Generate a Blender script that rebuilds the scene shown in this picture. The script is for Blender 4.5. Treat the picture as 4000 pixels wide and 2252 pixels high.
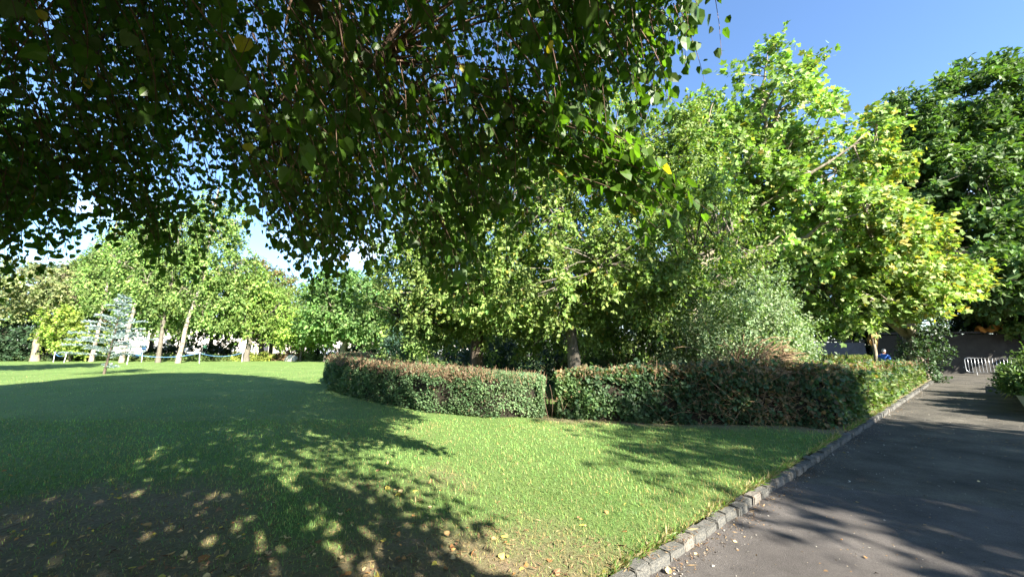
import bpy, bmesh, math, random
import numpy as np
from mathutils import Vector, Matrix, Euler

# ------------------------------------------------------------------ clear
for o in list(bpy.data.objects):
    bpy.data.objects.remove(o)
scene = bpy.context.scene
COL = scene.collection
PI = math.pi
random.seed(7)
RS = np.random.RandomState

# ------------------------------------------------------------------ camera
EYE = np.array([0.0, 0.0, 1.6])
PITCH = math.radians(9.06)
cam_d = bpy.data.cameras.new('camera')
cam_d.sensor_width = 36.0
cam_d.lens = 36.0 * 0.37
cam_d.clip_start = 0.05
cam_d.clip_end = 1500
cam = bpy.data.objects.new('camera', cam_d)
cam.location = EYE
cam.rotation_euler = (PI / 2 + PITCH, 0, 0)
COL.objects.link(cam)
scene.camera = cam

# ------------------------------------------------------------------ light
SUN_EL = math.radians(32)
SUN_AZ = math.radians(145)            # clockwise from +Y
SV = Vector((math.sin(SUN_AZ) * math.cos(SUN_EL), math.cos(SUN_AZ) * math.cos(SUN_EL), math.sin(SUN_EL)))
sun_d = bpy.data.lights.new('sun', 'SUN')
sun_d.energy = 5.0
sun_d.angle = math.radians(0.5)
sun_d.color = (1.0, 0.93, 0.82)
sun = bpy.data.objects.new('sun', sun_d)
sun.location = (20, -30, 40)
sun.rotation_euler = SV.to_track_quat('Z', 'Y').to_euler()
COL.objects.link(sun)

world = bpy.data.worlds.new('World')
scene.world = world
world.use_nodes = True
wn = world.node_tree.nodes
wl = world.node_tree.links
wn.clear()
sky = wn.new('ShaderNodeTexSky')
sky.sky_type = 'NISHITA'
sky.sun_disc = False
sky.sun_elevation = SUN_EL
sky.sun_rotation = SUN_AZ
sky.altitude = 50
sky.air_density = 1.0
sky.dust_density = 0.3
sky.ozone_density = 5.0
bg = wn.new('ShaderNodeBackground')
bg.inputs['Strength'].default_value = 0.07
wo = wn.new('ShaderNodeOutputWorld')
tc = wn.new('ShaderNodeTexCoord')
sep = wn.new('ShaderNodeSeparateXYZ')
wl.new(tc.outputs['Generated'], sep.inputs[0])
# low fair-weather clouds, all the way round the horizon
mp = wn.new('ShaderNodeMapping')
mp.inputs['Scale'].default_value = (2.2, 2.2, 5.5)
mp.inputs['Location'].default_value = (0.35, 0.1, 0.0)
wl.new(tc.outputs['Generated'], mp.inputs[0])
nz = wn.new('ShaderNodeTexNoise')
nz.inputs['Scale'].default_value = 1.6
nz.inputs['Detail'].default_value = 7
nz.inputs['Roughness'].default_value = 0.55
wl.new(mp.outputs[0], nz.inputs['Vector'])
cr = wn.new('ShaderNodeMapRange')
cr.interpolation_type = 'SMOOTHSTEP'
cr.inputs[1].default_value = 0.50
cr.inputs[2].default_value = 0.70
wl.new(nz.outputs['Fac'], cr.inputs[0])
el = wn.new('ShaderNodeMapRange')
el.interpolation_type = 'SMOOTHSTEP'
el.inputs[1].default_value = 0.34
el.inputs[2].default_value = 0.12
el.inputs[3].default_value = 0.0
el.inputs[4].default_value = 1.0
wl.new(sep.outputs['Z'], el.inputs[0])
mu = wn.new('ShaderNodeMath')
mu.operation = 'MULTIPLY'
wl.new(cr.outputs[0], mu.inputs[0])
wl.new(el.outputs[0], mu.inputs[1])
cmix = wn.new('ShaderNodeMix')
cmix.data_type = 'RGBA'
wl.new(mu.outputs[0], cmix.inputs['Factor'])
wl.new(sky.outputs[0], cmix.inputs['A'])
cmix.inputs['B'].default_value = (7.5, 7.8, 8.2, 1)
wl.new(cmix.outputs['Result'], bg.inputs['Color'])
wl.new(bg.outputs[0], wo.inputs[0])

vs = scene.view_settings
scene.display_settings.display_device = 'sRGB'
vs.view_transform = 'Standard'
vs.look = 'None'
vs.exposure = 2.45
vs.gamma = 1.0
vs.use_curve_mapping = False
scene.render.engine = 'CYCLES'
cy = scene.cycles
cy.max_bounces = 6
cy.diffuse_bounces = 3
cy.glossy_bounces = 2
cy.transmission_bounces = 4
cy.transparent_max_bounces = 4
cy.sample_clamp_indirect = 6
cy.caustics_reflective = False
cy.caustics_refractive = False
cy.use_denoising = True

# ------------------------------------------------------------------ object helpers
def tag(o, label=None, cat=None, group=None, kind=None):
    if label: o['label'] = label
    if cat: o['category'] = cat
    if group: o['group'] = group
    if kind: o['kind'] = kind
    return o

def link(name, me, parent=None):
    o = bpy.data.objects.new(name, me)
    COL.objects.link(o)
    if parent is not None:
        o.parent = parent
    return o

def empty(name, loc, label=None, cat=None, group=None, kind=None, rz=0.0):
    o = bpy.data.objects.new(name, None)
    o.location = loc
    o.rotation_euler = (0, 0, rz)
    o.empty_display_size = 0.2
    COL.objects.link(o)
    return tag(o, label, cat, group, kind)

def np_mesh(name, V, F, mat, tint=None, smooth=False):
    """V (n,3); F (m,3) or (m,4), or a list of such arrays; tint (n,3) point colours"""
    V = np.ascontiguousarray(V, np.float32)
    Fs = F if isinstance(F, list) else [F]
    me = bpy.data.meshes.new(name)
    me.vertices.add(len(V))
    me.vertices.foreach_set('co', V.ravel())
    idx = np.concatenate([np.asarray(f, np.int32).ravel() for f in Fs])
    tot = np.concatenate([np.full(len(f), np.asarray(f).shape[1], np.int32) for f in Fs])
    start = np.concatenate([[0], np.cumsum(tot)[:-1]]).astype(np.int32)
    me.loops.add(len(idx))
    me.loops.foreach_set('vertex_index', idx)
    me.polygons.add(len(tot))
    me.polygons.foreach_set('loop_start', start)
    me.update(calc_edges=True)
    if smooth:
        me.polygons.foreach_set('use_smooth', np.ones(len(tot), bool))
    else:
        me.polygons.foreach_set('use_smooth', np.zeros(len(tot), bool))
    if tint is not None:
        ca = me.color_attributes.new('tint', 'FLOAT_COLOR', 'POINT')
        c = np.ones((len(V), 4), np.float32)
        c[:, :3] = tint
        ca.data.foreach_set('color', c.ravel())
    for m in (mat if isinstance(mat, (list, tuple)) else [mat]):
        me.materials.append(m)
    return me

def nrm(a):
    return a / np.maximum(np.linalg.norm(a, axis=-1, keepdims=True), 1e-9)

def tubes(P, R, S=5):
    """P (N,K,3) polylines, R (N,K) radii -> verts, quads"""
    P = np.asarray(P, float); R = np.asarray(R, float)
    N, K, _ = P.shape
    T = np.gradient(P, axis=1)
    T = nrm(T)
    ref = np.where(np.abs(T[..., 2:3]) > 0.9, np.array([1.0, 0, 0]), np.array([0, 0, 1.0]))
    # one reference per polyline keeps rings aligned
    ref = np.repeat(ref[:, :1, :], K, axis=1)
    A = nrm(np.cross(T, ref)); B = np.cross(T, A)
    ang = np.arange(S) * 2 * PI / S
    V = P[:, :, None, :] + R[:, :, None, None] * (np.cos(ang)[None, None, :, None] * A[:, :, None, :] + np.sin(ang)[None, None, :, None] * B[:, :, None, :])
    base = (np.arange(N) * K * S)[:, None, None]
    k = (np.arange(K - 1) * S)[None, :, None]
    s = np.arange(S)[None, None, :]
    s2 = (np.arange(S) + 1) % S
    q = np.stack([base + k + s, base + k + s2, base + k + S + s2, base + k + S + s], -1)
    return V.reshape(-1, 3), q.reshape(-1, 4)

class Bag:
    """collects vertex / face arrays into one mesh"""
    def __init__(s): s.V = []; s.F = []; s.n = 0; s.T = []
    def add(s, V, F, T=None):
        V = np.asarray(V, float)
        s.V.append(V); s.F.append(np.asarray(F) + s.n); s.n += len(V)
        if T is not None: s.T.append(np.broadcast_to(np.asarray(T, float), (len(V), 3)))
    def tube(s, pts, rad, S=6, T=None):
        V, F = tubes(np.asarray(pts, float)[None], np.asarray(rad, float)[None], S)
        s.add(V, F, T)
        n = s.n - len(V)
        s.F.append(np.array([[n + len(V) - S + i for i in range(S)]]))
    def box(s, c, size, rz=0.0, T=None, taper=1.0):
        x, y, z = [v / 2 for v in size]
        V = np.array([[-x, -y, -z], [x, -y, -z], [x, y, -z], [-x, y, -z], [-x * taper, -y * taper, z], [x * taper, -y * taper, z], [x * taper, y * taper, z], [-x * taper, y * taper, z]])
        cz, sz = math.cos(rz), math.sin(rz)
        V = V @ np.array([[cz, sz, 0], [-sz, cz, 0], [0, 0, 1]]) + np.asarray(c, float)
        s.add(V, np.array([[0, 3, 2, 1], [4, 5, 6, 7], [0, 1, 5, 4], [1, 2, 6, 5], [2, 3, 7, 6], [3, 0, 4, 7]]), T)
    def mesh(s, name, mat, smooth=False):
        by = {}
        for f in s.F:
            by.setdefault(f.shape[1], []).append(f)
        return np_mesh(name, np.concatenate(s.V), [np.concatenate(v) for v in by.values()], mat, np.concatenate(s.T) if s.T else None, smooth)
    def obj(s, name, mat, parent=None, smooth=False):
        return link(name, s.mesh(name, mat, smooth), parent)

# ------------------------------------------------------------------ leaf shapes (x across, y along, z up)
def fan(outline, centre):
    V = np.array([centre] + outline, float)
    n = len(outline)
    F = np.array([[0, 1 + i, 1 + (i + 1) % n] for i in range(n)])
    return V, F
LIME_LEAF = fan([(0.0, 0.0, 0), (0.32, -0.06, .06), (0.49, 0.24, .10), (0.36, 0.62, .06), (0, 1.02, -.07), (-0.36, 0.62, .06), (-0.49, 0.24, .10), (-0.32, -0.06, .06)], (0, 0.38, 0))
LOBED_LEAF = fan([(0.30, 0.0, .05), (0.56, 0.50, .05), (0.20, 0.56, 0), (0, 1.0, -.08), (-0.20, 0.56, 0), (-0.56, 0.50, .05), (-0.30, 0.0, .05)], (0, 0.34, 0))
OVAL_LEAF = (np.array([[0, 0, 0], [0.30, 0.30, .07], [0.27, 0.62, .05], [0, 1, -.05], [-0.27, 0.62, .05], [-0.30, 0.30, .07]], float),
             np.array([[0, 1, 2], [0, 2, 3], [0, 3, 4], [0, 4, 5]]))
ROUND_LEAF = (np.array([[0, 0, 0], [0.44, 0.20, .09], [0.36, 0.62, .06], [0, 1.02, -.06], [-0.36, 0.62, .06], [-0.44, 0.20, .09]], float), np.array([[0, 1, 2], [0, 2, 3], [0, 3, 4], [0, 4, 5]]))
SMALL_LEAF = (np.array([[0, 0, 0], [0.33, 0.45, .10], [0, 1, -.03], [-0.33, 0.45, .10]], float), np.array([[0, 1, 2], [0, 2, 3]]))
NEEDLE_SPRAY = (np.array([[0, 0, 0], [0.16, 0.45, .05], [0, 1, 0], [-0.16, 0.45, .05]], float), np.array([[0, 1, 2], [0, 2, 3]]))
STRAW = (np.array([[0, 0, 0], [0.07, 0.4, .03], [0, 1, .06], [-0.07, 0.45, .02]], float), np.array([[0, 1, 2], [0, 2, 3]]))
STRAP = (np.array([[-.035, 0, 0], [.035, 0, 0], [.04, .55, .16], [-.04, .55, .16], [0, 1, .02]], float), np.array([[0, 1, 2], [0, 2, 3], [3, 2, 4]]))

def leaf_frames(d, n):
    d = nrm(d)
    x = nrm(np.cross(d, n))
    return x, d, np.cross(x, d)

def leaf_verts(tpl, P, D, Nn, S):
    tV, tF = tpl
    x, d, n = leaf_frames(D, Nn)
    V = P[:, None, :] + S[:, None, None] * (tV[None, :, 0:1] * x[:, None, :] + tV[None, :, 1:2] * d[:, None, :] + tV[None, :, 2:3] * n[:, None, :])
    F = tF[None] + (np.arange(len(P)) * len(tV))[:, None, None]
    return V.reshape(-1, 3), F.reshape(-1, 3)

def leaf_mass(name, tpl, P, D, Nn, S, C, mat, parent=None, kind='stuff'):
    V, F = leaf_verts(tpl, P, D, Nn, S)
    me = np_mesh(name, V, F, mat, np.repeat(C, len(tpl[0]), axis=0))
    o = link(name, me, parent)
    if kind: o['kind'] = kind
    return o

# ------------------------------------------------------------------ materials
def new_mat(name):
    m = bpy.data.materials.new(name)
    m.use_nodes = True
    nt = m.node_tree
    nt.nodes.clear()
    out = nt.nodes.new('ShaderNodeOutputMaterial')
    return m, nt.nodes, nt.links, out

def leaf_material(name, rough=0.45, spec=0.35, transl=0.38, under=1.25, tr_tint=(1.45, 1.55, 0.6)):
    m, n, l, out = new_mat(name)
    at = n.new('ShaderNodeAttribute'); at.attribute_name = 'tint'
    geo = n.new('ShaderNodeNewGeometry')
    # the underside of a leaf is paler than its face
    mx = n.new('ShaderNodeMix'); mx.data_type = 'RGBA'
    sc = n.new('ShaderNodeMix'); sc.data_type = 'RGBA'; sc.blend_type = 'MULTIPLY'
    sc.inputs['Factor'].default_value = 1.0
    l.new(at.outputs['Color'], sc.inputs['A']); sc.inputs['B'].default_value = (under, under, under * 1.15, 1)
    l.new(geo.outputs['Backfacing'], mx.inputs['Factor'])
    l.new(at.outputs['Color'], mx.inputs['A']); l.new(sc.outputs['Result'], mx.inputs['B'])
    # blotches
    nz = n.new('ShaderNodeTexNoise'); nz.inputs['Scale'].default_value = 38; nz.inputs['Detail'].default_value = 3
    gp = n.new('ShaderNodeTexCoord')
    l.new(gp.outputs['Object'], nz.inputs['Vector'])
    mr = n.new('ShaderNodeMapRange'); mr.inputs[1].default_value = .3; mr.inputs[2].default_value = .7; mr.inputs[3].default_value = .8; mr.inputs[4].default_value = 1.2
    l.new(nz.outputs['Fac'], mr.inputs[0])
    bl = n.new('ShaderNodeMix'); bl.data_type = 'RGBA'; bl.blend_type = 'MULTIPLY'; bl.inputs['Factor'].default_value = 1
    l.new(mx.outputs['Result'], bl.inputs['A']); l.new(mr.outputs[0], bl.inputs['B'])
    p = n.new('ShaderNodeBsdfPrincipled')
    p.inputs['Roughness'].default_value = rough
    p.inputs['Specular IOR Level'].default_value = spec
    l.new(bl.outputs['Result'], p.inputs['Base Color'])
    t = n.new('ShaderNodeBsdfTranslucent')
    tt = n.new('ShaderNodeMix'); tt.data_type = 'RGBA'; tt.blend_type = 'MULTIPLY'; tt.inputs['Factor'].default_value = 1
    l.new(at.outputs['Color'], tt.inputs['A']); tt.inputs['B'].default_value = (*tr_tint, 1)
    l.new(tt.outputs['Result'], t.inputs['Color'])
    ms = n.new('ShaderNodeMixShader'); ms.inputs[0].default_value = transl
    l.new(p.outputs[0], ms.inputs[1]); l.new(t.outputs[0], ms.inputs[2])
    l.new(ms.outputs[0], out.inputs[0])
    return m

def rough_material(name, c1, c2, scale=6, rough=0.85, bump=0.4, detail=6, stretch=(1, 1, 1), spec=0.3, c3=None, bump_scale=None):
    """two (or three) colours mixed by noise, with noise relief"""
    m, n, l, out = new_mat(name)
    tcn = n.new('ShaderNodeTexCoord')
    mp = n.new('ShaderNodeMapping'); mp.inputs['Scale'].default_value = stretch
    l.new(tcn.outputs['Object'], mp.inputs[0])
    nz = n.new('ShaderNodeTexNoise'); nz.inputs['Scale'].default_value = scale; nz.inputs['Detail'].default_value = detail; nz.inputs['Roughness'].default_value = .6
    l.new(mp.outputs[0], nz.inputs['Vector'])
    rp = n.new('ShaderNodeValToRGB')
    rp.color_ramp.elements[0].position = .32; rp.color_ramp.elements[0].color = (*c1, 1)
    rp.color_ramp.elements[1].position = .68; rp.color_ramp.elements[1].color = (*c2, 1)
    if c3 is not None:
        e = rp.color_ramp.elements.new(.5); e.color = (*c3, 1)
    l.new(nz.outputs['Fac'], rp.inputs[0])
    p = n.new('ShaderNodeBsdfPrincipled')
    p.inputs['Roughness'].default_value = rough
    p.inputs['Specular IOR Level'].default_value = spec
    l.new(rp.outputs[0], p.inputs['Base Color'])
    n2 = n.new('ShaderNodeTexNoise'); n2.inputs['Scale'].default_value = bump_scale or scale * 4; n2.inputs['Detail'].default_value = 5
    l.new(mp.outputs[0], n2.inputs['Vector'])
    b = n.new('ShaderNodeBump'); b.inputs['Strength'].default_value = bump; b.inputs['Distance'].default_value = .02
    l.new(n2.outputs['Fac'], b.inputs['Height'])
    l.new(b.outputs[0], p.inputs['Normal'])
    l.new(p.outputs[0], out.inputs[0])
    return m

def plain_material(name, c, rough=.5, metal=0.0, spec=.5, var=.12, scale=9):
    m, n, l, out = new_mat(name)
    tcn = n.new('ShaderNodeTexCoord')
    nz = n.new('ShaderNodeTexNoise'); nz.inputs['Scale'].default_value = scale; nz.inputs['Detail'].default_value = 5
    l.new(tcn.outputs['Object'], nz.inputs['Vector'])
    rp = n.new('ShaderNodeValToRGB')
    rp.color_ramp.elements[0].position = .3; rp.color_ramp.elements[0].color = (*[v * (1 - var) for v in c], 1)
    rp.color_ramp.elements[1].position = .7; rp.color_ramp.elements[1].color = (*[min(1, v * (1 + var)) for v in c], 1)
    l.new(nz.outputs['Fac'], rp.inputs[0])
    p = n.new('ShaderNodeBsdfPrincipled')
    p.inputs['Roughness'].default_value = rough; p.inputs['Metallic'].default_value = metal; p.inputs['Specular IOR Level'].default_value = spec
    l.new(rp.outputs[0], p.inputs['Base Color'])
    l.new(p.outputs[0], out.inputs[0])
    return m

def tint_material(name, rough=.8, spec=.2):
    m, n, l, out = new_mat(name)
    at = n.new('ShaderNodeAttribute'); at.attribute_name = 'tint'
    p = n.new('ShaderNodeBsdfPrincipled'); p.inputs['Roughness'].default_value = rough; p.inputs['Specular IOR Level'].default_value = spec
    l.new(at.outputs['Color'], p.inputs['Base Color']); l.new(p.outputs[0], out.inputs[0])
    return m

M = {}
M['leaf'] = leaf_material('leaf_glossy', .42, .4, .46, 1.25, (1.7, 1.9, .55))
M['leaf_soft'] = leaf_material('leaf_soft', .55, .3, .32, 1.25, (1.28, 1.5, .55))
M['leaf_dark'] = leaf_material('leaf_leathery', .38, .4, .25)
M['needle'] = leaf_material('needle', .6, .2, .15, 1.0, (1.1, 1.2, .9))
M['grass'] = leaf_material('grass_blade', .5, .3, .38, 1.0, (1.3, 1.4, .5))
M['dry_leaf'] = leaf_material('dry_leaf', .8, .15, .2, 1.1, (1.2, 1.1, .7))
M['bark'] = rough_material('bark_brown', (.035, .027, .02), (.12, .095, .07), 7, .9, .8, stretch=(1, 1, .25))
M['bark_pale'] = rough_material('bark_pale', (.10, .085, .06), (.32, .27, .19), 5, .85, .6, c3=(.2, .17, .12), stretch=(1, 1, .5))
M['bark_grey'] = rough_material('bark_grey', (.07, .062, .05), (.17, .15, .115), 9, .9, .7, stretch=(1, 1, .3))
M['bark_birch'] = rough_material('bark_birch', (.03, .026, .02), (.44, .39, .32), 3.2, .85, .6, stretch=(.7, .7, 2.0), c3=(.26, .22, .17))
M['twig'] = rough_material('twig_brown', (.07, .042, .028), (.19, .12, .08), 14, .8, .3)
M['dry_twig'] = rough_material('twig_dry', (.16, .095, .05), (.36, .25, .15), 14, .85, .3)
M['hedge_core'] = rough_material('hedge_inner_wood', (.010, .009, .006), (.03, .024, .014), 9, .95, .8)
M['tint'] = tint_material('tinted_matt')

def mul(c, k):
    return tuple(v * k for v in c)

def tints(rng, base, n, per=.2, hue=.10, alt=None, alt_p=0.0, clump=None):
    """per leaf colour: base x clump brightness x leaf brightness, some leaves of another colour"""
    C = np.repeat(np.array(base, float)[None], n, 0)
    if alt is not None and alt_p > 0:
        k = rng.rand(n) < alt_p
        C[k] = np.array(alt)
    C *= np.exp(rng.normal(0, per, (n, 1)))
    C[:, 0] *= np.exp(rng.normal(0, hue, n))
    if clump is not None: C *= clump
    return np.clip(C, .004, .75)

def rand_dir(rng, n):
    return nrm(rng.normal(size=(n, 3)))

# ------------------------------------------------------------------ kerb line frame: s along the path, t to the left of it
K0 = np.array([0.95, 3.15]); KD = np.array([.775, .632]); KD = KD / np.linalg.norm(KD); KN = np.array([-KD[1], KD[0]])
def st(s, t):
    p = K0 + KD * s + KN * t
    return float(p[0]), float(p[1])
def st_arr(s, t):
    return K0[None] + np.asarray(s)[:, None] * KD[None] + np.asarray(t)[:, None] * KN[None]
def to_st(P):
    r = P[:, :2] - K0
    return r @ KD, r @ KN
KA = math.atan2(KD[1], KD[0])
LIME_C = np.array([-4.0, -1.5])

# ------------------------------------------------------------------ ground
def grid_mesh(name, S, T, zf, mat):
    s, t = np.meshgrid(S, T, indexing='ij')
    P = st_arr(s.ravel(), t.ravel())
    z = zf(P[:, 0], P[:, 1], s.ravel(), t.ravel())
    V = np.column_stack([P, z])
    a, b = len(S), len(T)
    i = np.arange(a * b).reshape(a, b)
    F = np.stack([i[:-1, :-1], i[1:, :-1], i[1:, 1:], i[:-1, 1:]], -1).reshape(-1, 4)
    return np_mesh(name, V, F, mat, smooth=True)

def bare_amount(x, y):
    """how worn the turf is: bare and dry under the overhanging lime, thin along its edge"""
    d = np.hypot(x - LIME_C[0], y - LIME_C[1])
    wob = .55 * np.sin(x * 1.7 + y * .6) + .4 * np.sin(y * 2.3 - x * .9 + 1) + .3 * np.sin(x * 4.1 + y * 3.3)
    foot = np.clip(1.25 - np.abs(y - (9.2 - .235 * (x - 1)) - .1 * np.sin(x * 4)) / .38, 0, 1) * ((x > .55) & (x < 6.3))
    r0_ = (x - K0[0]) * KD[0] + (y - K0[1]) * KD[1]; t0_ = (x - K0[0]) * KN[0] + (y - K0[1]) * KN[1]
    foot = np.maximum(foot, ((r0_ > 6.9) & (r0_ < 30) & (t0_ < 1.6)) * .8)
    return np.clip(np.maximum((6.8 + wob - d) / 1.5, foot), 0, .82)

def lawn_material():
    m, n, l, out = new_mat('lawn_turf')
    g = n.new('ShaderNodeTexCoord')
    def noise(scale, detail=6, st=(1, 1, 1), rough=.6):
        mp = n.new('ShaderNodeMapping'); mp.inputs['Scale'].default_value = st
        l.new(g.outputs['Object'], mp.inputs[0])
        z = n.new('ShaderNodeTexNoise'); z.inputs['Scale'].default_value = scale; z.inputs['Detail'].default_value = detail; z.inputs['Roughness'].default_value = rough
        l.new(mp.outputs[0], z.inputs['Vector']); return z
    big = noise(.35, 4); fine = noise(16, 8, rough=.75)
    r1 = n.new('ShaderNodeValToRGB')
    r1.color_ramp.elements[0].position = .3; r1.color_ramp.elements[0].color = (.075, .135, .034, 1)
    r1.color_ramp.elements[1].position = .72; r1.color_ramp.elements[1].color = (.170, .265, .080, 1)
    l.new(fine.outputs['Fac'], r1.inputs[0])
    hs = n.new('ShaderNodeMix'); hs.data_type = 'RGBA'; hs.blend_type = 'MULTIPLY'; hs.inputs['Factor'].default_value = 1
    r2 = n.new('ShaderNodeValToRGB')
    r2.color_ramp.elements[0].position = .35; r2.color_ramp.elements[0].color = (.85, .9, .8, 1)
    r2.color_ramp.elements[1].position = .65; r2.color_ramp.elements[1].color = (1.2, 1.1, 1.1, 1)
    l.new(big.outputs['Fac'], r2.inputs[0])
    l.new(r1.outputs[0], hs.inputs['A']); l.new(r2.outputs[0], hs.inputs['B'])
    # worn, dry ground below the lime
    soil = n.new('ShaderNodeValToRGB')
    soil.color_ramp.elements[0].position = .3; soil.color_ramp.elements[0].color = (.12, .088, .054, 1)
    soil.color_ramp.elements[1].position = .7; soil.color_ramp.elements[1].color = (.34, .26, .165, 1)
    sn = noise(22, 8, rough=.8); l.new(sn.outputs['Fac'], soil.inputs[0])
    at = n.new('ShaderNodeAttribute'); at.attribute_name = 'bare'
    nb = noise(5, 6)
    ad = n.new('ShaderNodeMath'); ad.operation = 'MULTIPLY_ADD'; ad.inputs[1].default_value = .9; ad.inputs[2].default_value = -.45
    l.new(nb.outputs['Fac'], ad.inputs[0])
    sm = n.new('ShaderNodeMath'); sm.operation = 'ADD'; sm.use_clamp = True
    l.new(at.outputs['Fac'], sm.inputs[0]); l.new(ad.outputs[0], sm.inputs[1])
    mx = n.new('ShaderNodeMix'); mx.data_type = 'RGBA'
    l.new(sm.outputs[0], mx.inputs['Factor']); l.new(hs.outputs['Result'], mx.inputs['A']); l.new(soil.outputs[0], mx.inputs['B'])
    p = n.new('ShaderNodeBsdfPrincipled'); p.inputs['Roughness'].default_value = .85; p.inputs['Specular IOR Level'].default_value = .15
    l.new(mx.outputs['Result'], p.inputs['Base Color'])
    bn = noise(30, 6, rough=.8)
    b = n.new('ShaderNodeBump'); b.inputs['Strength'].default_value = .9; b.inputs['Distance'].default_value = .05
    l.new(bn.outputs['Fac'], b.inputs['Height']); l.new(b.outputs[0], p.inputs['Normal'])
    l.new(p.outputs[0], out.inputs[0])
    return m

def lawn_z(x, y):
    return .018 * np.sin(x * .7 + .3) * np.sin(y * .55) + .01 * np.sin(x * 1.9 + y * 1.3)
def lawn_h(x, y, t):
    return lawn_z(x, y) * np.clip((t - .1) / .8, 0, 1)

S_ = np.concatenate([np.arange(-150, -12, 6.), np.arange(-12, 20, .35), np.arange(20, 160, 6.)])
T_ = np.concatenate([[.06, .12], np.arange(.3, 14, .35), np.arange(14, 180, 5.)])
lawn_me = grid_mesh('lawn', S_, T_, lambda x, y, s, t: lawn_h(x, y, t), lawn_material())
lv = np.empty(len(lawn_me.vertices) * 3, np.float32); lawn_me.vertices.foreach_get('co', lv); lv = lv.reshape(-1, 3)
ba = lawn_me.attributes.new('bare', 'FLOAT', 'POINT')
ba.data.foreach_set('value', bare_amount(lv[:, 0], lv[:, 1]).astype(np.float32))
tag(link('lawn', lawn_me), 'broad green park lawn with a worn bare patch under the lime', 'lawn', kind='structure')

mat_soil = rough_material('bed_soil', (.035, .026, .016), (.11, .075, .042), 9, .95, .9)
gm = grid_mesh('ground', np.array([-1200., -150, 160, 1200]), np.array([-1200., -150, 180, 1200]), lambda x, y, s, t: x * 0 - .16, mat_soil)
tag(link('ground', gm), 'bare dark ground around and beyond the lawn', 'ground', kind='structure')

def asphalt_material(name, c1, c2, grain, bump):
    m, n, l, out = new_mat(name)
    g = n.new('ShaderNodeTexCoord')
    a = n.new('ShaderNodeTexNoise'); a.inputs['Scale'].default_value = 1.1; a.inputs['Detail'].default_value = 6
    v = n.new('ShaderNodeTexVoronoi'); v.inputs['Scale'].default_value = grain
    f = n.new('ShaderNodeTexNoise'); f.inputs['Scale'].default_value = grain * .7; f.inputs['Detail'].default_value = 5; f.inputs['Roughness'].default_value = .8
    for q in (a, v, f): l.new(g.outputs['Object'], q.inputs['Vector'])
    r = n.new('ShaderNodeValToRGB')
    r.color_ramp.elements[0].position = .3; r.color_ramp.elements[0].color = (*c1, 1)
    r.color_ramp.elements[1].position = .7; r.color_ramp.elements[1].color = (*c2, 1)
    l.new(a.outputs['Fac'], r.inputs[0])
    sp = n.new('ShaderNodeMapRange'); sp.inputs[1].default_value = .25; sp.inputs[2].default_value = .75; sp.inputs[3].default_value = .45; sp.inputs[4].default_value = 1.65
    l.new(f.outputs['Fac'], sp.inputs[0])
    mm = n.new('ShaderNodeMix'); mm.data_type = 'RGBA'; mm.blend_type = 'MULTIPLY'; mm.inputs['Factor'].default_value = 1
    l.new(r.outputs[0], mm.inputs['A']); l.new(sp.outputs[0], mm.inputs['B'])
    # old stains and worn light patches
    st_ = n.new('ShaderNodeTexNoise'); st_.inputs['Scale'].default_value = 3.2; st_.inputs['Detail'].default_value = 8; st_.inputs['Roughness'].default_value = .7
    l.new(g.outputs['Object'], st_.inputs['Vector'])
    sr = n.new('ShaderNodeMapRange'); sr.inputs[1].default_value = .3; sr.inputs[2].default_value = .7; sr.inputs[3].default_value = .72; sr.inputs[4].default_value = 1.22
    l.new(st_.outputs['Fac'], sr.inputs[0])
    m2 = n.new('ShaderNodeMix'); m2.data_type = 'RGBA'; m2.blend_type = 'MULTIPLY'; m2.inputs['Factor'].default_value = 1
    l.new(mm.outputs['Result'], m2.inputs['A']); l.new(sr.outputs[0], m2.inputs['B'])
    p = n.new('ShaderNodeBsdfPrincipled'); p.inputs['Roughness'].default_value = .9; p.inputs['Specular IOR Level'].default_value = .2
    l.new(m2.outputs['Result'], p.inputs['Base Color'])
    b = n.new('ShaderNodeBump'); b.inputs['Strength'].default_value = bump; b.inputs['Distance'].default_value = .012
    l.new(v.outputs['Distance'], b.inputs['Height']); l.new(b.outputs[0], p.inputs['Normal'])
    l.new(p.outputs[0], out.inputs[0])
    return m
mat_path_old = asphalt_material('asphalt_worn', (.046, .044, .038), (.118, .108, .088), 150, .8)
mat_path_new = asphalt_material('asphalt_fresh', (.074, .067, .062), (.108, .098, .09), 210, .6)
PZ = -.09
path = link('path', grid_mesh('path', np.concatenate([np.arange(-30, 3.9, 1.5), np.arange(3.9, 62, 1.)]), np.array([-6.0, -2.6, -1.8, -.9, .06]), lambda x, y, s, t: x * 0 + PZ, mat_path_old))
tag(path, 'grey asphalt park path running beside the kerb to the barrier', 'path', kind='structure')
# the smoother resurfaced near end, ending in an oblique seam
a0 = [(-30, .055), (3.35, .055), (3.85, -1.2), (4.5, -2.6), (5.2, -4.2), (6.0, -6.0), (-30, -6.0)]
V = np.array([[*st(s, t), PZ + .005] for s, t in a0])
seam = link('path_resurfacing', np_mesh('path_resurfacing', V, [np.array([[6, 5, 4]]), np.array([[6, 4, 3]]), np.array([[6, 3, 2]]), np.array([[6, 2, 1]]), np.array([[6, 1, 0]])], mat_path_new))
tag(seam, 'smooth newer tarmac at the near end of the path', 'path', kind='structure')
# path crossing behind the clipped hedge, from the end of the kerb to the left
side_me = grid_mesh('side_path', np.arange(29.3, 35.6, 1.), np.arange(.06, 15, 1.), lambda x, y, s, t: .03 + x * 0, mat_path_old)
tag(link('side_path', side_me), 'side path turning left behind the end of the hedge', 'path', kind='structure')

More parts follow.
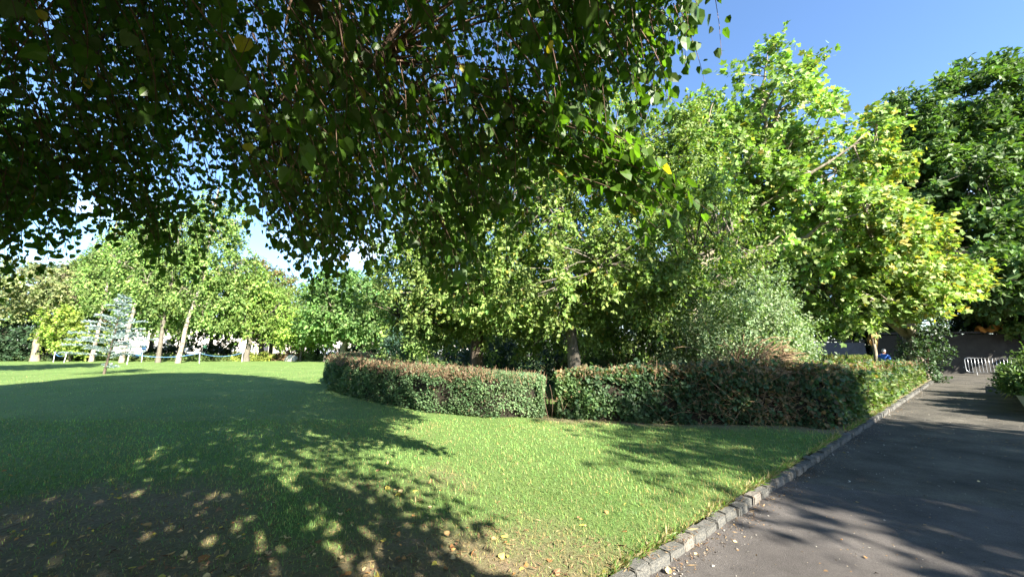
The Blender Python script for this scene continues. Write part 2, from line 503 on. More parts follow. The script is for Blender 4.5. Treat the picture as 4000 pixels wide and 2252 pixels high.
# ------------------------------------------------------------------ kerb of granite setts
kerb = empty('kerb', (*st(0, 0), PZ), 'kerb of rough grey stone setts between lawn and path', 'kerb', kind='structure')
mat_sett = rough_material('sett_granite', (.062, .067, .067), (.20, .19, .16), 13, .9, .9, c3=(.125, .123, .11), bump_scale=40)
mat_sett_pale = rough_material('sett_pale', (.11, .10, .085), (.28, .25, .21), 9, .85, .8, bump_scale=40)
def stone_mesh(i, mat, lumpy=.12):
    rng = RS(900 + i)
    bm = bmesh.new()
    bmesh.ops.create_cube(bm, size=1.0)
    bmesh.ops.bevel(bm, geom=bm.edges[:], offset=.07, segments=2, affect='EDGES')
    for v in bm.verts:
        v.co += Vector(rng.normal(0, lumpy * .17, 3))
    me = bpy.data.meshes.new('stone'); bm.to_mesh(me); bm.free()
    me.materials.append(mat)
    return me
sett_var = [stone_mesh(i, mat_sett) for i in range(9)] + [stone_mesh(20 + i, mat_sett_pale) for i in range(3)]
rng = RS(3)
s = -4.2
kn = 0
while s < 28.9:
    L = .17 + rng.rand() * .12
    v = rng.randint(9) if rng.rand() > .13 else 9 + rng.randint(3)
    o = bpy.data.objects.new('stone', sett_var[v])
    COL.objects.link(o); o.parent = kerb
    x, y = st(s + L / 2, .0 + rng.normal(0, .007))
    hh = .185 + rng.normal(0, .008)
    o.location = (x - kerb.location.x, y - kerb.location.y, -.102 + hh / 2 + rng.normal(0, .005))
    o.rotation_euler = (rng.normal(0, .035), rng.normal(0, .03), KA + rng.normal(0, .035) + (PI if rng.rand() < .5 else 0))
    o.scale = (L * .97, .112, hh)
    s += L + .003; kn += 1
# kerb round the corner of the side path
kerb2 = empty('kerb', (*st(29, .4), 0), 'short sunlit kerb curving round the corner of the side path', 'kerb', kind='structure')
for i in range(18):
    a = i * .17
    o = bpy.data.objects.new('stone', sett_var[rng.randint(12)]); COL.objects.link(o); o.parent = kerb2
    x, y = st(35.6 + .05 * math.sin(a * 5), .15 + i * .27)
    o.location = (x - kerb2.location.x, y - kerb2.location.y, -.01)
    o.rotation_euler = (0, 0, KA + PI / 2 + rng.normal(0, .08)); o.scale = (.25, .14, .2)

# ------------------------------------------------------------------ tree builder
def bez(p0, p1, p2, k):
    u = np.linspace(0, 1, k)[:, None]
    return (1 - u) ** 2 * p0 + 2 * u * (1 - u) * p1 + u ** 2 * p2

def lump(P, ph, amp=.22):
    return 1 + amp * (np.sin(P[:, 0] * 2.9 + ph) * np.sin(P[:, 1] * 2.7 + ph * 2) + .6 * np.sin(P[:, 2] * 4.3 + ph * 3 + P[:, 0] * 2))

def sample_blobs(rng, blobs, n, inner=.45, ph=0.0):
    w = np.array([b[3] * b[4] + b[4] * b[5] + b[3] * b[5] for b in blobs]); w = w / w.sum()
    k = rng.choice(len(blobs), n, p=w)
    B = np.array([b[:6] for b in blobs], float)[k]
    d = rand_dir(rng, n)
    r = inner + (1 - inner) * rng.rand(n) ** .6
    r = r * lump(d * 1.3 + k[:, None], ph)
    return B[:, :3] + d * B[:, 3:] * r[:, None], d

def make_tree(name, label, cat, base, trunk, r0, blobs, tpl, leaf, n_clumps, shoots, per_shoot, shoot_len, colour, mat, bark,
              seed=1, group=None, n_limbs=9, limb_parts=True, up=.55, droop=.25, per=.22, clump_sd=.18, alt=None, alt_p=0.0, alt_fn=None,
              inner=.45, twig_r=.012, limb_k=.42, leaf_jit=.25, first=.3, zcut=None, twigs=True, sides=8):
    rng = RS(seed)
    base = np.array(base, float)
    tr = empty(name, base, label, cat, group)
    tp = np.array(trunk, float)
    # trunk polyline, smoothed and flared at the foot
    K = 12
    u = np.linspace(0, 1, K); seg = np.linspace(0, 1, len(tp))
    pts = np.column_stack([np.interp(u, seg, tp[:, i]) for i in range(3)])
    pts[1:-1, :2] += rng.normal(0, r0 * .12, (K - 2, 2))
    rad = r0 * (1 - u * .62) * (1 + .28 * np.exp(-u * 30))
    b = Bag(); b.tube(pts, rad, sides)
    b.obj('trunk', bark, tr, True)
    # leaf clumps
    P, d = sample_blobs(rng, blobs, n_clumps, inner, seed * 1.7)
    if zcut is not None:
        k = P[:, 2] > zcut; P, d = P[k], d[k]
    n = len(P)
    # limbs to well spread targets
    sel = [int(rng.randint(n))]
    dd = np.linalg.norm(P - P[sel[0]], axis=1)
    for _ in range(n_limbs - 1):
        j = int(np.argmax(dd * (0.7 + .3 * rng.rand(n)))); sel.append(j)
        dd = np.minimum(dd, np.linalg.norm(P - P[j], axis=1))
    LP = []
    bl = Bag()
    for j in sel:
        tgt = P[j] * .92 + pts[-1] * .08
        hd = np.linalg.norm(tgt[:2] - pts[K // 2, :2])
        zo = np.clip(tgt[2] - hd * (.35 + .4 * rng.rand()), pts[0, 2] + (pts[-1, 2] - pts[0, 2]) * first, pts[-1, 2] * .98)
        uo = np.interp(zo, pts[:, 2], u)
        o_ = np.array([np.interp(uo, u, pts[:, i]) for i in range(3)])
        ro = np.interp(uo, u, rad)
        mid = o_ * .5 + tgt * .5 + np.array([0, 0, hd * .16]) + rng.normal(0, hd * .09 + .02, 3)
        q = bez(o_, mid, tgt, 9); q[2:-1] += rng.normal(0, .02 + hd * .018, (6, 3))
        rr = np.linspace(ro * limb_k * (1.1 if hd > 2 else .9), max(twig_r, ro * .06), 9)
        if limb_parts:
            b = Bag(); b.tube(q, rr, 6); b.obj('limb', bark, tr, True)
        else:
            bl.tube(q, rr, 5)
        LP.append(q[2:])
    if not limb_parts:
        bl.obj('limbs', bark, tr, True)['kind'] = 'stuff'
    LP = np.concatenate(LP)
    # twigs from limbs to clumps
    if twigs:
        D = ((P[:, None, :] - LP[None]) ** 2).sum(-1)
        o_ = LP[D.argmin(1)]
        mid = (o_ + P) / 2 + np.array([0, 0, .15]) + rng.normal(0, .12, P.shape)
        uu = np.linspace(0, 1, 4)[None, :, None]
        q = (1 - uu) ** 2 * o_[:, None] + 2 * uu * (1 - uu) * mid[:, None] + uu ** 2 * P[:, None]
        V, F = tubes(q, np.linspace(twig_r * 2.2, twig_r * .5, 4)[None].repeat(n, 0), 3)
        link('twigs', np_mesh('twigs', V, F, bark, smooth=True), tr)['kind'] = 'stuff'
    # shoots and leaves
    out = nrm(d * .8 + np.array([0, 0, .15]))
    m = n * shoots
    sp = np.repeat(P, shoots, 0); so = np.repeat(out, shoots, 0)
    sd = nrm(so * .55 + rand_dir(rng, m) * .9 + np.array([0, 0, .12 - droop * .6]))
    sl = shoot_len * (.6 + .8 * rng.rand(m))
    sp = sp + rng.normal(0, shoot_len * .22, (m, 3))
    N = m * per_shoot
    tt = (np.tile(np.arange(per_shoot), m) + rng.rand(N)) / per_shoot
    lp = np.repeat(sp, per_shoot, 0) + np.repeat(sd, per_shoot, 0) * (tt * np.repeat(sl, per_shoot))[:, None]
    lp[:, 2] -= droop * (tt * np.repeat(sl, per_shoot)) ** 2
    lp += rng.normal(0, leaf * leaf_jit, (N, 3))
    lo = np.repeat(so, per_shoot, 0)
    ld = nrm(np.repeat(sd, per_shoot, 0) * .5 + rand_dir(rng, N) * .9 + np.array([0, 0, -droop]))
    ln = nrm(np.array([0, 0, up]) + lo * .45 + rand_dir(rng, N) * .55)
    cl = np.repeat(np.exp(rng.normal(0, clump_sd, (n, 1))), shoots * per_shoot, 0)
    C = tints(rng, colour, N, per, .10, alt, alt_p, cl)
    if alt_fn is not None:
        p = alt_fn(lp)
        k = rng.rand(N) < p
        C[k] = tints(rng, alt, int(k.sum()), per * .8, .1)
    S = leaf * np.exp(rng.normal(0, .2, N))
    leaf_mass('crown', tpl, lp, ld, ln, S, C, mat, tr)
    return tr

# ------------------------------------------------------------------ the overhanging lime
LIME_BASE = np.array([LIME_C[0], LIME_C[1], 0.0])
lime = empty('lime_tree', LIME_BASE, 'huge overhanging lime whose drooping heart-shaped leaves fill the top left', 'tree')
R_Z = [1.8, 2.6, 3.6, 6, 10, 14, 18, 20]
R_R = [6.9, 7.2, 7.5, 7.6, 7.2, 5.8, 3.4, 0.6]
HEM_X = [-12, -9, -7.4, -6.2, -4.7, -4.1, -3.4, -2.7, -1.5, -.7, -.3, .05, .5, 1.0, 1.4, 1.9, 2.6, 3.4]
HEM_Z = [2.9, 2.9, 2.45, 2.7, 2.9, 3.35, 3.0, 2.55, 2.5, 2.1, 2.5, 2.9, 3.1, 3.25, 3.6, 4.4, 5.4, 6.0]
def lime_hem(x, y, rho):
    h = np.where(y > .3, np.interp(x, HEM_X, HEM_Z), np.interp(x, HEM_X, HEM_Z) * np.clip(y / .9 + .67, 0, 1) + 2.7 * (1 - np.clip(y / .9 + .67, 0, 1)))
    h = h + .25 * np.sin(x * 3.1 + y * 1.3) + .18 * np.sin(y * 4.7 - x * 2.2)
    return h + np.clip(6.4 - rho, 0, 3) * .28
N_BOUGH = 46
def lime_strands():
    rng = RS(11)
    tips = []; outs = []
    want_f, want_b = 6200, 6000
    cf = cb = 0
    while cf < want_f or cb < want_b:
        n = 20000
        z = 1.9 + 18 * rng.rand(n) ** 1.5
        a = rng.rand(n) * 2 * PI
        R = np.interp(z, R_Z, R_R) * (1 + .06 * np.exp(-((np.degrees(a) - 42) / 18) ** 2) - (.08 + .34 * np.clip((z - 3.8) / 1.4, 0, 1)) * np.exp(-((np.degrees(a) - 106) / 32) ** 2))
        q = np.sqrt(rng.rand(n))
        q = np.where(rng.rand(n) < .55, .78 + .22 * q, q)
        rho = R * q
        x = LIME_C[0] + rho * np.sin(a); y = LIME_C[1] + rho * np.cos(a)
        ok = (z > lime_hem(x, y, rho)) & (rho > 1.2)
        dist = np.sqrt(x ** 2 + y ** 2 + (z - 1.6) ** 2)
        ok &= dist > 1.9 + .7 * np.clip((x - .2) / .6, 0, 1)
        front_ = (y > -1.2) & (z < 8.5)
        # thin, uneven tufts leave gaps
        ok &= (np.sin(x * 1.9 + z * 1.1) * np.sin(y * 2.1 - z * 1.7) + rng.normal(0, .55, n)) > np.where(front_, -.35, -.9)
        front = (y > -1.2) & (z < 8.5)
        ok &= (rng.rand(n) < 1 - .38 * np.clip((np.degrees(np.arctan2(x, np.maximum(y, .1))) + 3) / 16, 0, 1)) | ~front_
        for i in np.where(ok)[0]:
            if front[i]:
                if cf >= want_f: continue
                cf += 1
            else:
                if cb >= want_b: continue
                cb += 1
            tips.append((x[i], y[i], z[i])); outs.append((math.sin(a[i]), math.cos(a[i]), 0))
    # the sunlit right edge carries extra shoots
    k = 0
    while k < 300:
        x = rng.uniform(.5, 2.5); y = rng.uniform(1.9, 4.6); z = rng.uniform(3.2, 6.8)
        a = math.atan2(x - LIME_C[0], y - LIME_C[1]); rho = math.hypot(x - LIME_C[0], y - LIME_C[1])
        R = np.interp(z, R_Z, R_R) * (1 + .06 * math.exp(-((math.degrees(a) - 42) / 18) ** 2))
        if rho > R or rho < R - 1.5 or z < lime_hem(x, y, rho) or math.sqrt(x * x + y * y + (z - 1.6) ** 2) < 2.6: continue
        tips.append((x, y, z)); outs.append((math.sin(a), math.cos(a), 0)); k += 1
    # one long bough droops to the right of the others
    for i in range(N_BOUGH):
        u = rng.rand()
        tips.append((.25 + 1.15 * u + rng.normal(0, .09), 3.05 - .15 * u + rng.normal(0, .14), 3.35 - .80 * u + rng.normal(0, .09) + .1)); outs.append((1, 0, 0))
    return np.array(tips), np.array(outs)
tips, outs = lime_strands()
rng = RS(12)
N = len(tips)
front = (tips[:, 1] > -1.2) & (tips[:, 2] < 8.5)
slen = .75 + .6 * rng.rand(N)
start = tips - outs * (slen * (.35 + .3 * rng.rand(N)))[:, None] + np.array([0, 0, 1.0]) * (slen * (.75 + .25 * rng.rand(N)))[:, None] + rng.normal(0, .18, (N, 3))
start[-N_BOUGH:] = tips[-N_BOUGH:] + np.array([-.66, .08, .46]) * slen[-N_BOUGH:, None] + rng.normal(0, .05, (N_BOUGH, 3))
mid = (start + tips) / 2 + outs * .22 + np.array([0, 0, .10])
mid[-N_BOUGH:] -= outs[-N_BOUGH:] * .18
K = 5
uu = np.linspace(0, 1, K)[None, :, None]
Q = (1 - uu) ** 2 * start[:, None] + 2 * uu * (1 - uu) * mid[:, None] + uu ** 2 * tips[:, None]
V, F = tubes((Q - LIME_BASE)[front], np.linspace(.0065, .0018, K)[None].repeat(int(front.sum()), 0), 3)
link('twigs', np_mesh('twigs', V, F, M['twig'], smooth=True), lime)['kind'] = 'stuff'
# leaves, alternate along each hanging shoot
nl = 16
u1 = (np.arange(nl) + .5) / nl
u1 = np.clip(u1[None] + rng.normal(0, .02, (N, nl)), 0, 1)[..., None]
LP = (1 - u1) ** 2 * start[:, None] + 2 * u1 * (1 - u1) * mid[:, None] + u1 ** 2 * tips[:, None]
TD = nrm(2 * (1 - u1) * (mid - start)[:, None] + 2 * u1 * (tips - mid)[:, None])
side = nrm(np.cross(TD, np.array([0, 0, 1.0])) + rng.normal(0, .25, TD.shape)) * np.where(np.arange(nl) % 2 == 0, 1, -1)[None, :, None]
LP = LP + side * .045 + rng.normal(0, .012, LP.shape)
LD = nrm(side * .55 + TD * .45 + np.array([0, 0, -.62]) + rng.normal(0, .28, TD.shape))
LN = nrm(np.array([0, 0, .62]) + outs[:, None] * .5 + rng.normal(0, .48, TD.shape))
tdist = np.linalg.norm(tips - EYE, axis=1)
LS = .084 * np.exp(rng.normal(0, .24, (N, nl))) * np.where(front, np.interp(tdist, [2.5, 5.5], [1.0, .84]), 3.0)[:, None]
clump = np.repeat(np.exp(rng.normal(0, .15, (N, 1))), nl, 0)
LC = tints(rng, (.054, .108, .014), N * nl, .18, .08, (.30, .25, .03), .006, clump)
LP = LP.reshape(-1, 3); LD = LD.reshape(-1, 3); LN = LN.reshape(-1, 3); LS = LS.ravel()
# the leaves that show largest from the lawn are separate objects
rel = LP - EYE
cp, sp_ = math.cos(PITCH), math.sin(PITCH)
zc = rel[:, 1] * cp + rel[:, 2] * sp_
yc = -rel[:, 1] * sp_ + rel[:, 2] * cp
inside = (zc > .5) & (np.abs(rel[:, 0] / np.maximum(zc, .1)) < 1.33) & (np.abs(yc / np.maximum(zc, .1)) < .74)
app = np.where(inside, LS / np.maximum(np.linalg.norm(rel, axis=1), .3), 0)
big = np.argsort(-app)[:300]
rest = np.ones(len(LP), bool); rest[big] = False
fr_ = np.repeat(front, nl)
nr_ = np.repeat(tdist < 4.3, nl)
for tpl_, k_ in ((LIME_LEAF, rest & fr_ & nr_), (ROUND_LEAF, rest & fr_ & ~nr_), (SMALL_LEAF, rest & ~fr_)):
    leaf_mass('foliage', tpl_, LP[k_] - LIME_BASE, LD[k_], LN[k_], LS[k_], LC[k_], M['leaf'], lime)
def curled_leaf(i, yellow=False):
    r = RS(500 + i)
    tV, tF = LIME_LEAF
    W = tV.copy(); W[:, 0] *= .92 + .2 * r.rand(); W[:, 2] += r.normal(0, .02, len(W)) - .10 * (W[:, 1] - .4) ** 2 * (1 if i % 2 else -.6)
    # stalk
    S = np.array([[-.012, -.42, .05], [.012, -.42, .05], [.012, .02, 0], [-.012, .02, 0]])
    c = np.array((.34, .29, .03)) if yellow else np.array((.054, .108, .014)) * math.exp(r.normal(0, .22))
    return np_mesh('leaf', np.concatenate([W, S]), [tF, np.array([[9, 10, 11, 12]])], M['leaf'], np.concatenate([np.repeat(c[None], len(W), 0), np.repeat(np.array([[.12, .16, .04]]), 4, 0)]), smooth=False)
leaf_var = [curled_leaf(i) for i in range(12)] + [curled_leaf(20, True)]
fx, fd, fn = leaf_frames(LD[big], LN[big])
for j, i in enumerate(big):
    o = bpy.data.objects.new('leaf', leaf_var[12] if j % 48 == 17 else leaf_var[j % 12])
    COL.objects.link(o); o.parent = lime
    p = LP[i] - LIME_BASE; s_ = LS[i]
    o.matrix_local = Matrix(((fx[j, 0] * s_, fd[j, 0] * s_, fn[j, 0] * s_, p[0]), (fx[j, 1] * s_, fd[j, 1] * s_, fn[j, 1] * s_, p[1]), (fx[j, 2] * s_, fd[j, 2] * s_, fn[j, 2] * s_, p[2]), (0, 0, 0, 1)))
    if j % 48 == 17: o['label'] = 'yellowed leaf'
# trunk, limbs and long pendulous branches
rng = RS(14)
b = Bag()
tz = np.linspace(-.1, 15, 14)
b.tube(np.column_stack([.12 * np.sin(tz * .4), .1 * np.cos(tz * .5), tz]), .52 * (1 - tz / 19) * (1 + .5 * np.exp(-np.maximum(tz, 0) * 2.2)), 14)
b.obj('trunk', M['bark'], lime, True)
pend = []
for i in range(16):
    a = i * 2.399 + .4
    zo = 3.6 + i * .62
    R = np.interp(zo + 1.2, R_Z, R_R) * .86
    o_ = np.array([0, 0, zo]); e = np.array([math.sin(a) * R, math.cos(a) * R, zo + 1.0 - .08 * i])
    q = bez(o_, o_ * .45 + e * .55 + np.array([0, 0, 1.9]), e, 11); q[2:-1] += rng.normal(0, .08, (8, 3))
    b = Bag(); b.tube(q, np.linspace(.17 - .005 * i, .03, 11), 8); b.obj('limb', M['bark'], lime, True)
    pend.append(q[4:])
pend = np.concatenate(pend)
# each hanging branch leaves a limb and arches down through the leaf shoots
sel = rng.choice(np.where(front)[0], 420, replace=False)
sel = np.concatenate([sel, rng.choice(np.where(~front)[0], 60, replace=False)])
E_ = start[sel] - LIME_BASE
D2 = ((E_[:, None, :] - pend[None]) ** 2).sum(-1) + 3.0 * np.maximum(0, E_[:, None, 2] + .4 - pend[None, :, 2]) ** 2
O_ = pend[D2.argmin(1)]
Md = O_ * .35 + E_ * .65; Md[:, 2] = np.maximum(O_[:, 2], E_[:, 2]) + .25
Md += rng.normal(0, .15, Md.shape)
uu = np.linspace(0, 1, 11)[None, :, None]
Q = (1 - uu) ** 2 * O_[:, None] + 2 * uu * (1 - uu) * Md[:, None] + uu ** 2 * E_[:, None]
V, F = tubes(Q, np.linspace(.017, .005, 11)[None].repeat(len(sel), 0), 5)
link('branches', np_mesh('branches', V, F, M['twig'], smooth=True), lime)['kind'] = 'stuff'

# ------------------------------------------------------------------ limes and shrubs behind the hedges
G_L = (.155, .225, .055)
make_tree('lime_tree', 'lime with a bare leaning trunk rising behind the gap between the hedges', 'tree', (1.95, 12.0, 0),
          [(0, 0, -.1), (-.05, .05, 1.6), (-.25, .1, 3.6), (-.3, .3, 7.6)], .24,
          [(0, 0, 5.4, 4.2, 3.4, 3.0), (-1.0, .2, 3.7, 4.3, 3.2, 1.5), (2.0, .1, 5.4, 3.2, 2.8, 3.0), (2.9, .3, 7.4, 2.4, 2.2, 2.4), (.9, .2, 8.4, 3.0, 2.4, 2.2), (.6, 1.6, 3.0, 4.2, 2.2, 1.7)],
          SMALL_LEAF, .12, 740, 10, 12, .50, G_L, M['leaf_soft'], M['bark_grey'], seed=21, group='limes standing behind the hedges', alt=(.26, .22, .035), alt_p=.02, n_limbs=11, inner=.5, droop=.35)
make_tree('lime_tree', 'lime with a dark shaded trunk behind the left hedge', 'tree', (-1.35, 14.2, 0),
          [(0, 0, -.1), (.05, .05, 2), (.1, .1, 4), (.0, .3, 7.6)], .27,
          [(0, 0, 5.4, 3.7, 3.2, 3.2), (-1.6, -.1, 4.2, 3.0, 2.8, 2.0), (.5, .2, 7.6, 2.8, 2.4, 2.2), (.2, 1.6, 3.0, 3.6, 2.2, 1.6)],
          SMALL_LEAF, .12, 480, 10, 12, .50, mul(G_L, .95), M['leaf_soft'], M['bark'], seed=22, group='limes standing behind the hedges', alt=(.26, .22, .035), alt_p=.02, n_limbs=10, inner=.5, droop=.35)

def make_shrub(name, label, base, blobs, tpl, leaf, n_clumps, shoots, per_shoot, shoot_len, colour, mat, bark, seed, stems=14, group=None, cat='shrub', stem_r=.014, **kw):
    rng = RS(seed)
    base = np.array(base, float)
    sh = empty(name, base, label, cat, group)
    P, d = sample_blobs(rng, blobs, n_clumps, kw.get('inner', .5), seed * 1.3)
    P[:, 2] = np.maximum(P[:, 2], .06)
    n = len(P)
    k = rng.choice(n, min(n, stems), replace=False)
    c0 = np.column_stack([P[k, 0] * .18, P[k, 1] * .18, np.full(len(k), -.12)])
    uu = np.linspace(0, 1, 6)[None, :, None]
    mid = c0 * .55 + P[k] * .45; mid[:, 2] = P[k][:, 2] * .75
    Q = (1 - uu) ** 2 * c0[:, None] + 2 * uu * (1 - uu) * mid[:, None] + uu ** 2 * P[k][:, None]
    V, F = tubes(Q, np.linspace(stem_r, stem_r * .3, 6)[None].repeat(len(k), 0), 5)
    link('stems', np_mesh('stems', V, F, bark, smooth=True), sh)['kind'] = 'stuff'
    m = n * shoots
    so = np.repeat(nrm(d + np.array([0, 0, .2])), shoots, 0)
    sd = nrm(so * .7 + rand_dir(rng, m) * .9 + np.array([0, 0, kw.get('rise', .1)]))
    sl = shoot_len * (.6 + .8 * rng.rand(m))
    sp = np.repeat(P, shoots, 0) + rng.normal(0, shoot_len * .2, (m, 3))
    N = m * per_shoot
    tt = (np.tile(np.arange(per_shoot), m) + rng.rand(N)) / per_shoot
    lp = np.repeat(sp, per_shoot, 0) + np.repeat(sd, per_shoot, 0) * (tt * np.repeat(sl, per_shoot))[:, None] + rng.normal(0, leaf * .2, (N, 3))
    lp[:, 2] = np.maximum(lp[:, 2], .02)
    lo = np.repeat(so, per_shoot, 0)
    ld = nrm(np.repeat(sd, per_shoot, 0) * .6 + rand_dir(rng, N) * .9)
    ln = nrm(np.array([0, 0, .5]) + lo * .5 + rand_dir(rng, N) * .6)
    cl = np.repeat(np.exp(rng.normal(0, .16, (n, 1))), shoots * per_shoot, 0)
    C = tints(rng, colour, N, .2, .08, kw.get('alt'), kw.get('alt_p', 0), cl)
    leaf_mass('foliage', tpl, lp, ld, ln, leaf * np.exp(rng.normal(0, .2, N)), C, mat, sh)
    return sh

mock = make_shrub('mock_orange', 'big rounded grey-green shrub with bare tan stems at its foot', (7.1, 12.6, 0),
           [(0, .3, 2.2, 2.1, 1.8, 2.3), (.9, .2, 1.5, 1.9, 1.6, 1.5), (-.9, .6, 2.3, 1.3, 1.3, 1.5), (1.5, .6, 2.2, 1.3, 1.3, 1.4)],
           SMALL_LEAF, .085, 760, 7, 11, .48, (.18, .245, .125), M['leaf_soft'], M['dry_twig'], 31, stems=40, stem_r=.018)
# bare, arching tan stems at the sunlit foot of that shrub
rng = RS(32)
b = Bag()
for i in range(95):
    a = rng.normal(-1.2, .9)
    L = .7 + rng.rand() * 1.3
    o_ = np.array([rng.normal(-.55, .22), rng.normal(-1.75, .15), .75 + .3 * rng.rand()])
    hgt = .35 + rng.rand() * .95
    e = o_ + np.array([math.cos(a) * L * .75, math.sin(a) * L * .3 - .12, hgt * (.55 + .45 * rng.rand())])
    m_ = o_ * .5 + e * .5 + np.array([0, 0, hgt * .45])
    b.tube(bez(o_, m_, e, 7), np.linspace(.013, .005, 7), 5)
b.obj('bare_stems', M['dry_twig'], mock, True)['kind'] = 'stuff'
# a heap of brown clippings under it
rng = RS(33)
b = Bag()
for i in range(900):
    r = abs(rng.normal(0, .55)); a = rng.rand() * 2 * PI
    p = np.array([.55 + r * 1.5 * math.cos(a), -1.75 + r * .5 * math.sin(a), max(.03, 1.75 - r * 1.1) * rng.rand() ** .4])
    q = p + rng.normal(0, .2, 3) * np.array([1, 1, .5])
    b.tube([p, (p + q) / 2 + rng.normal(0, .04, 3), q], [.006, .006, .004], 3)
h = b.obj('cut_twigs', M['dry_twig'], None, True); h.location = mock.location
tag(h, 'heap of dry brown cut twigs under the grey-green shrub', 'twig heap', kind='stuff')

make_shrub('understorey_shrub', 'shaded leggy shrub with pinkish stems right of the leaning lime trunk', (4.6, 14.5, 0), [(0, 0, 1.7, 1.8, 1.4, 1.7), (-.8, .3, 1.0, 1.3, 1.2, .9)],
           SMALL_LEAF, .09, 150, 6, 9, .5, (.06, .10, .022), M['leaf_soft'], M['dry_twig'], 34, stems=70)
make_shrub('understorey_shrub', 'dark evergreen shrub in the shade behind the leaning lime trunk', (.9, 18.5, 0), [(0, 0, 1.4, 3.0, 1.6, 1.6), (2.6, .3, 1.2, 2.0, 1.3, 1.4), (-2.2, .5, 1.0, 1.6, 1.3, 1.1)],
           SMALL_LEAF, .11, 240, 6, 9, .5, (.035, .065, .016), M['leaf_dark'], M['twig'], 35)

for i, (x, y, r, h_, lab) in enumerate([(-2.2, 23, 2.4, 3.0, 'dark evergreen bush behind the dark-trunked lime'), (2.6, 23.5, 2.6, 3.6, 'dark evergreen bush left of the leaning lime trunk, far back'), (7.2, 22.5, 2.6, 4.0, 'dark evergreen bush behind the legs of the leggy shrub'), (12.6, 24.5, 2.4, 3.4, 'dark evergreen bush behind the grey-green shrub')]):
    make_shrub('evergreen_bush', lab, (x, y, 0), [(0, 0, h_ * .45, r, 1.5, h_ * .5), (r * .5, .1, h_ * .35, r * .7, 1.3, h_ * .4)], SMALL_LEAF, .17, 170, 6, 8, .5, (.024, .045, .016), M['leaf_dark'], M['twig'], 360 + i, group='dark evergreen bushes in the shade behind the limes')  # leaf colour kept very dark, standing in for the shade behind the limes
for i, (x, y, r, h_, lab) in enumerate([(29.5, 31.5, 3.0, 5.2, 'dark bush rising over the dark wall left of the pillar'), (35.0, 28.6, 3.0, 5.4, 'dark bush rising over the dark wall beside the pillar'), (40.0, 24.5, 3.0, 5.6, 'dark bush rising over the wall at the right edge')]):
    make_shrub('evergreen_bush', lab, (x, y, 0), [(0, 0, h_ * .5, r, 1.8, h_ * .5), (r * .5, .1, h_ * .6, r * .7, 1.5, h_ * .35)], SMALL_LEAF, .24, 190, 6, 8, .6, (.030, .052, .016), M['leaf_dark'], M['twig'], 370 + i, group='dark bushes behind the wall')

# ------------------------------------------------------------------ the bright plane trees on the right
P_C = (.172, .26, .068)
P_Y = (.36, .33, .075)
make_tree('plane_tree', 'tall bright yellow-green plane tree with mottled limbs leaning right', 'tree', (8.2, 17.6, 0),
          [(0, 0, -.15), (.05, 0, 2.6), (.35, -.1, 5.2), (2.2, -.4, 8.2), (4.4, -.5, 12.0)], .36,
          [(2.0, -.5, 9.0, 3.4, 2.8, 3.0), (4.6, -.6, 12.6, 2.6, 2.4, 3.6), (7.2, -.6, 10.6, 3.0, 2.5, 3.2), (5.2, -.8, 7.6, 3.4, 2.6, 2.8), (1.2, -.3, 11.6, 2.6, 2.2, 2.2), (8.0, -.9, 7.0, 2.4, 2.0, 2.4)],
          LOBED_LEAF, .20, 350, 9, 9, .66, P_C, M['leaf_soft'], M['bark_pale'], seed=41, group='plane trees on the right', alt=P_Y, alt_fn=lambda p: np.clip((p[:, 0] - 5.5) / 12, .03, .25), n_limbs=22, inner=.32, limb_k=.62, droop=.15, up=.6, clump_sd=.24, twig_r=.02)
make_tree('plane_tree', 'yellowing plane tree with an ivy-covered trunk beside the dark wall', 'tree', (21.6, 20.6, -.1),
          [(0, 0, -.1), (-.1, 0, 2.5), (-.2, 0, 5.0), (-.9, -.3, 7.6)], .42,
          [(-4.6, -1.6, 4.6, 3.4, 2.4, 2.2), (-2.6, -2.0, 6.4, 3.4, 2.4, 2.4), (-1.2, -1.9, 5.2, 2.3, 2.0, 1.9), (-5.2, -1.2, 3.9, 2.4, 1.8, 1.5), (-3.6, -1.6, 7.8, 3.0, 2.2, 2.2), (-3.2, -2.0, 4.0, 2.0, 1.6, 1.3)],
          LOBED_LEAF, .20, 270, 9, 9, .66, (.182, .26, .068), M['leaf_soft'], M['bark_pale'], seed=42, group='plane trees on the right', alt=P_Y, alt_fn=lambda p: np.clip(.12 + (p[:, 0] + 3.0) / 14 + (p[:, 2] - 5) * .04, .03, .30), n_limbs=18, inner=.3, limb_k=.5, droop=.15, up=.6, clump_sd=.22, twig_r=.02)
# ivy bush round that trunk
make_shrub('ivy', 'dark glossy ivy clothing the foot of the yellowing plane trunk', (21.5, 20.3, -.1), [(0, 0, 1.1, 1.1, .9, 1.3), (.2, 0, 2.9, .75, .7, 1.3)],
           OVAL_LEAF, .12, 120, 6, 8, .4, (.04, .075, .028), M['leaf_dark'], M['twig'], 43, cat='ivy')

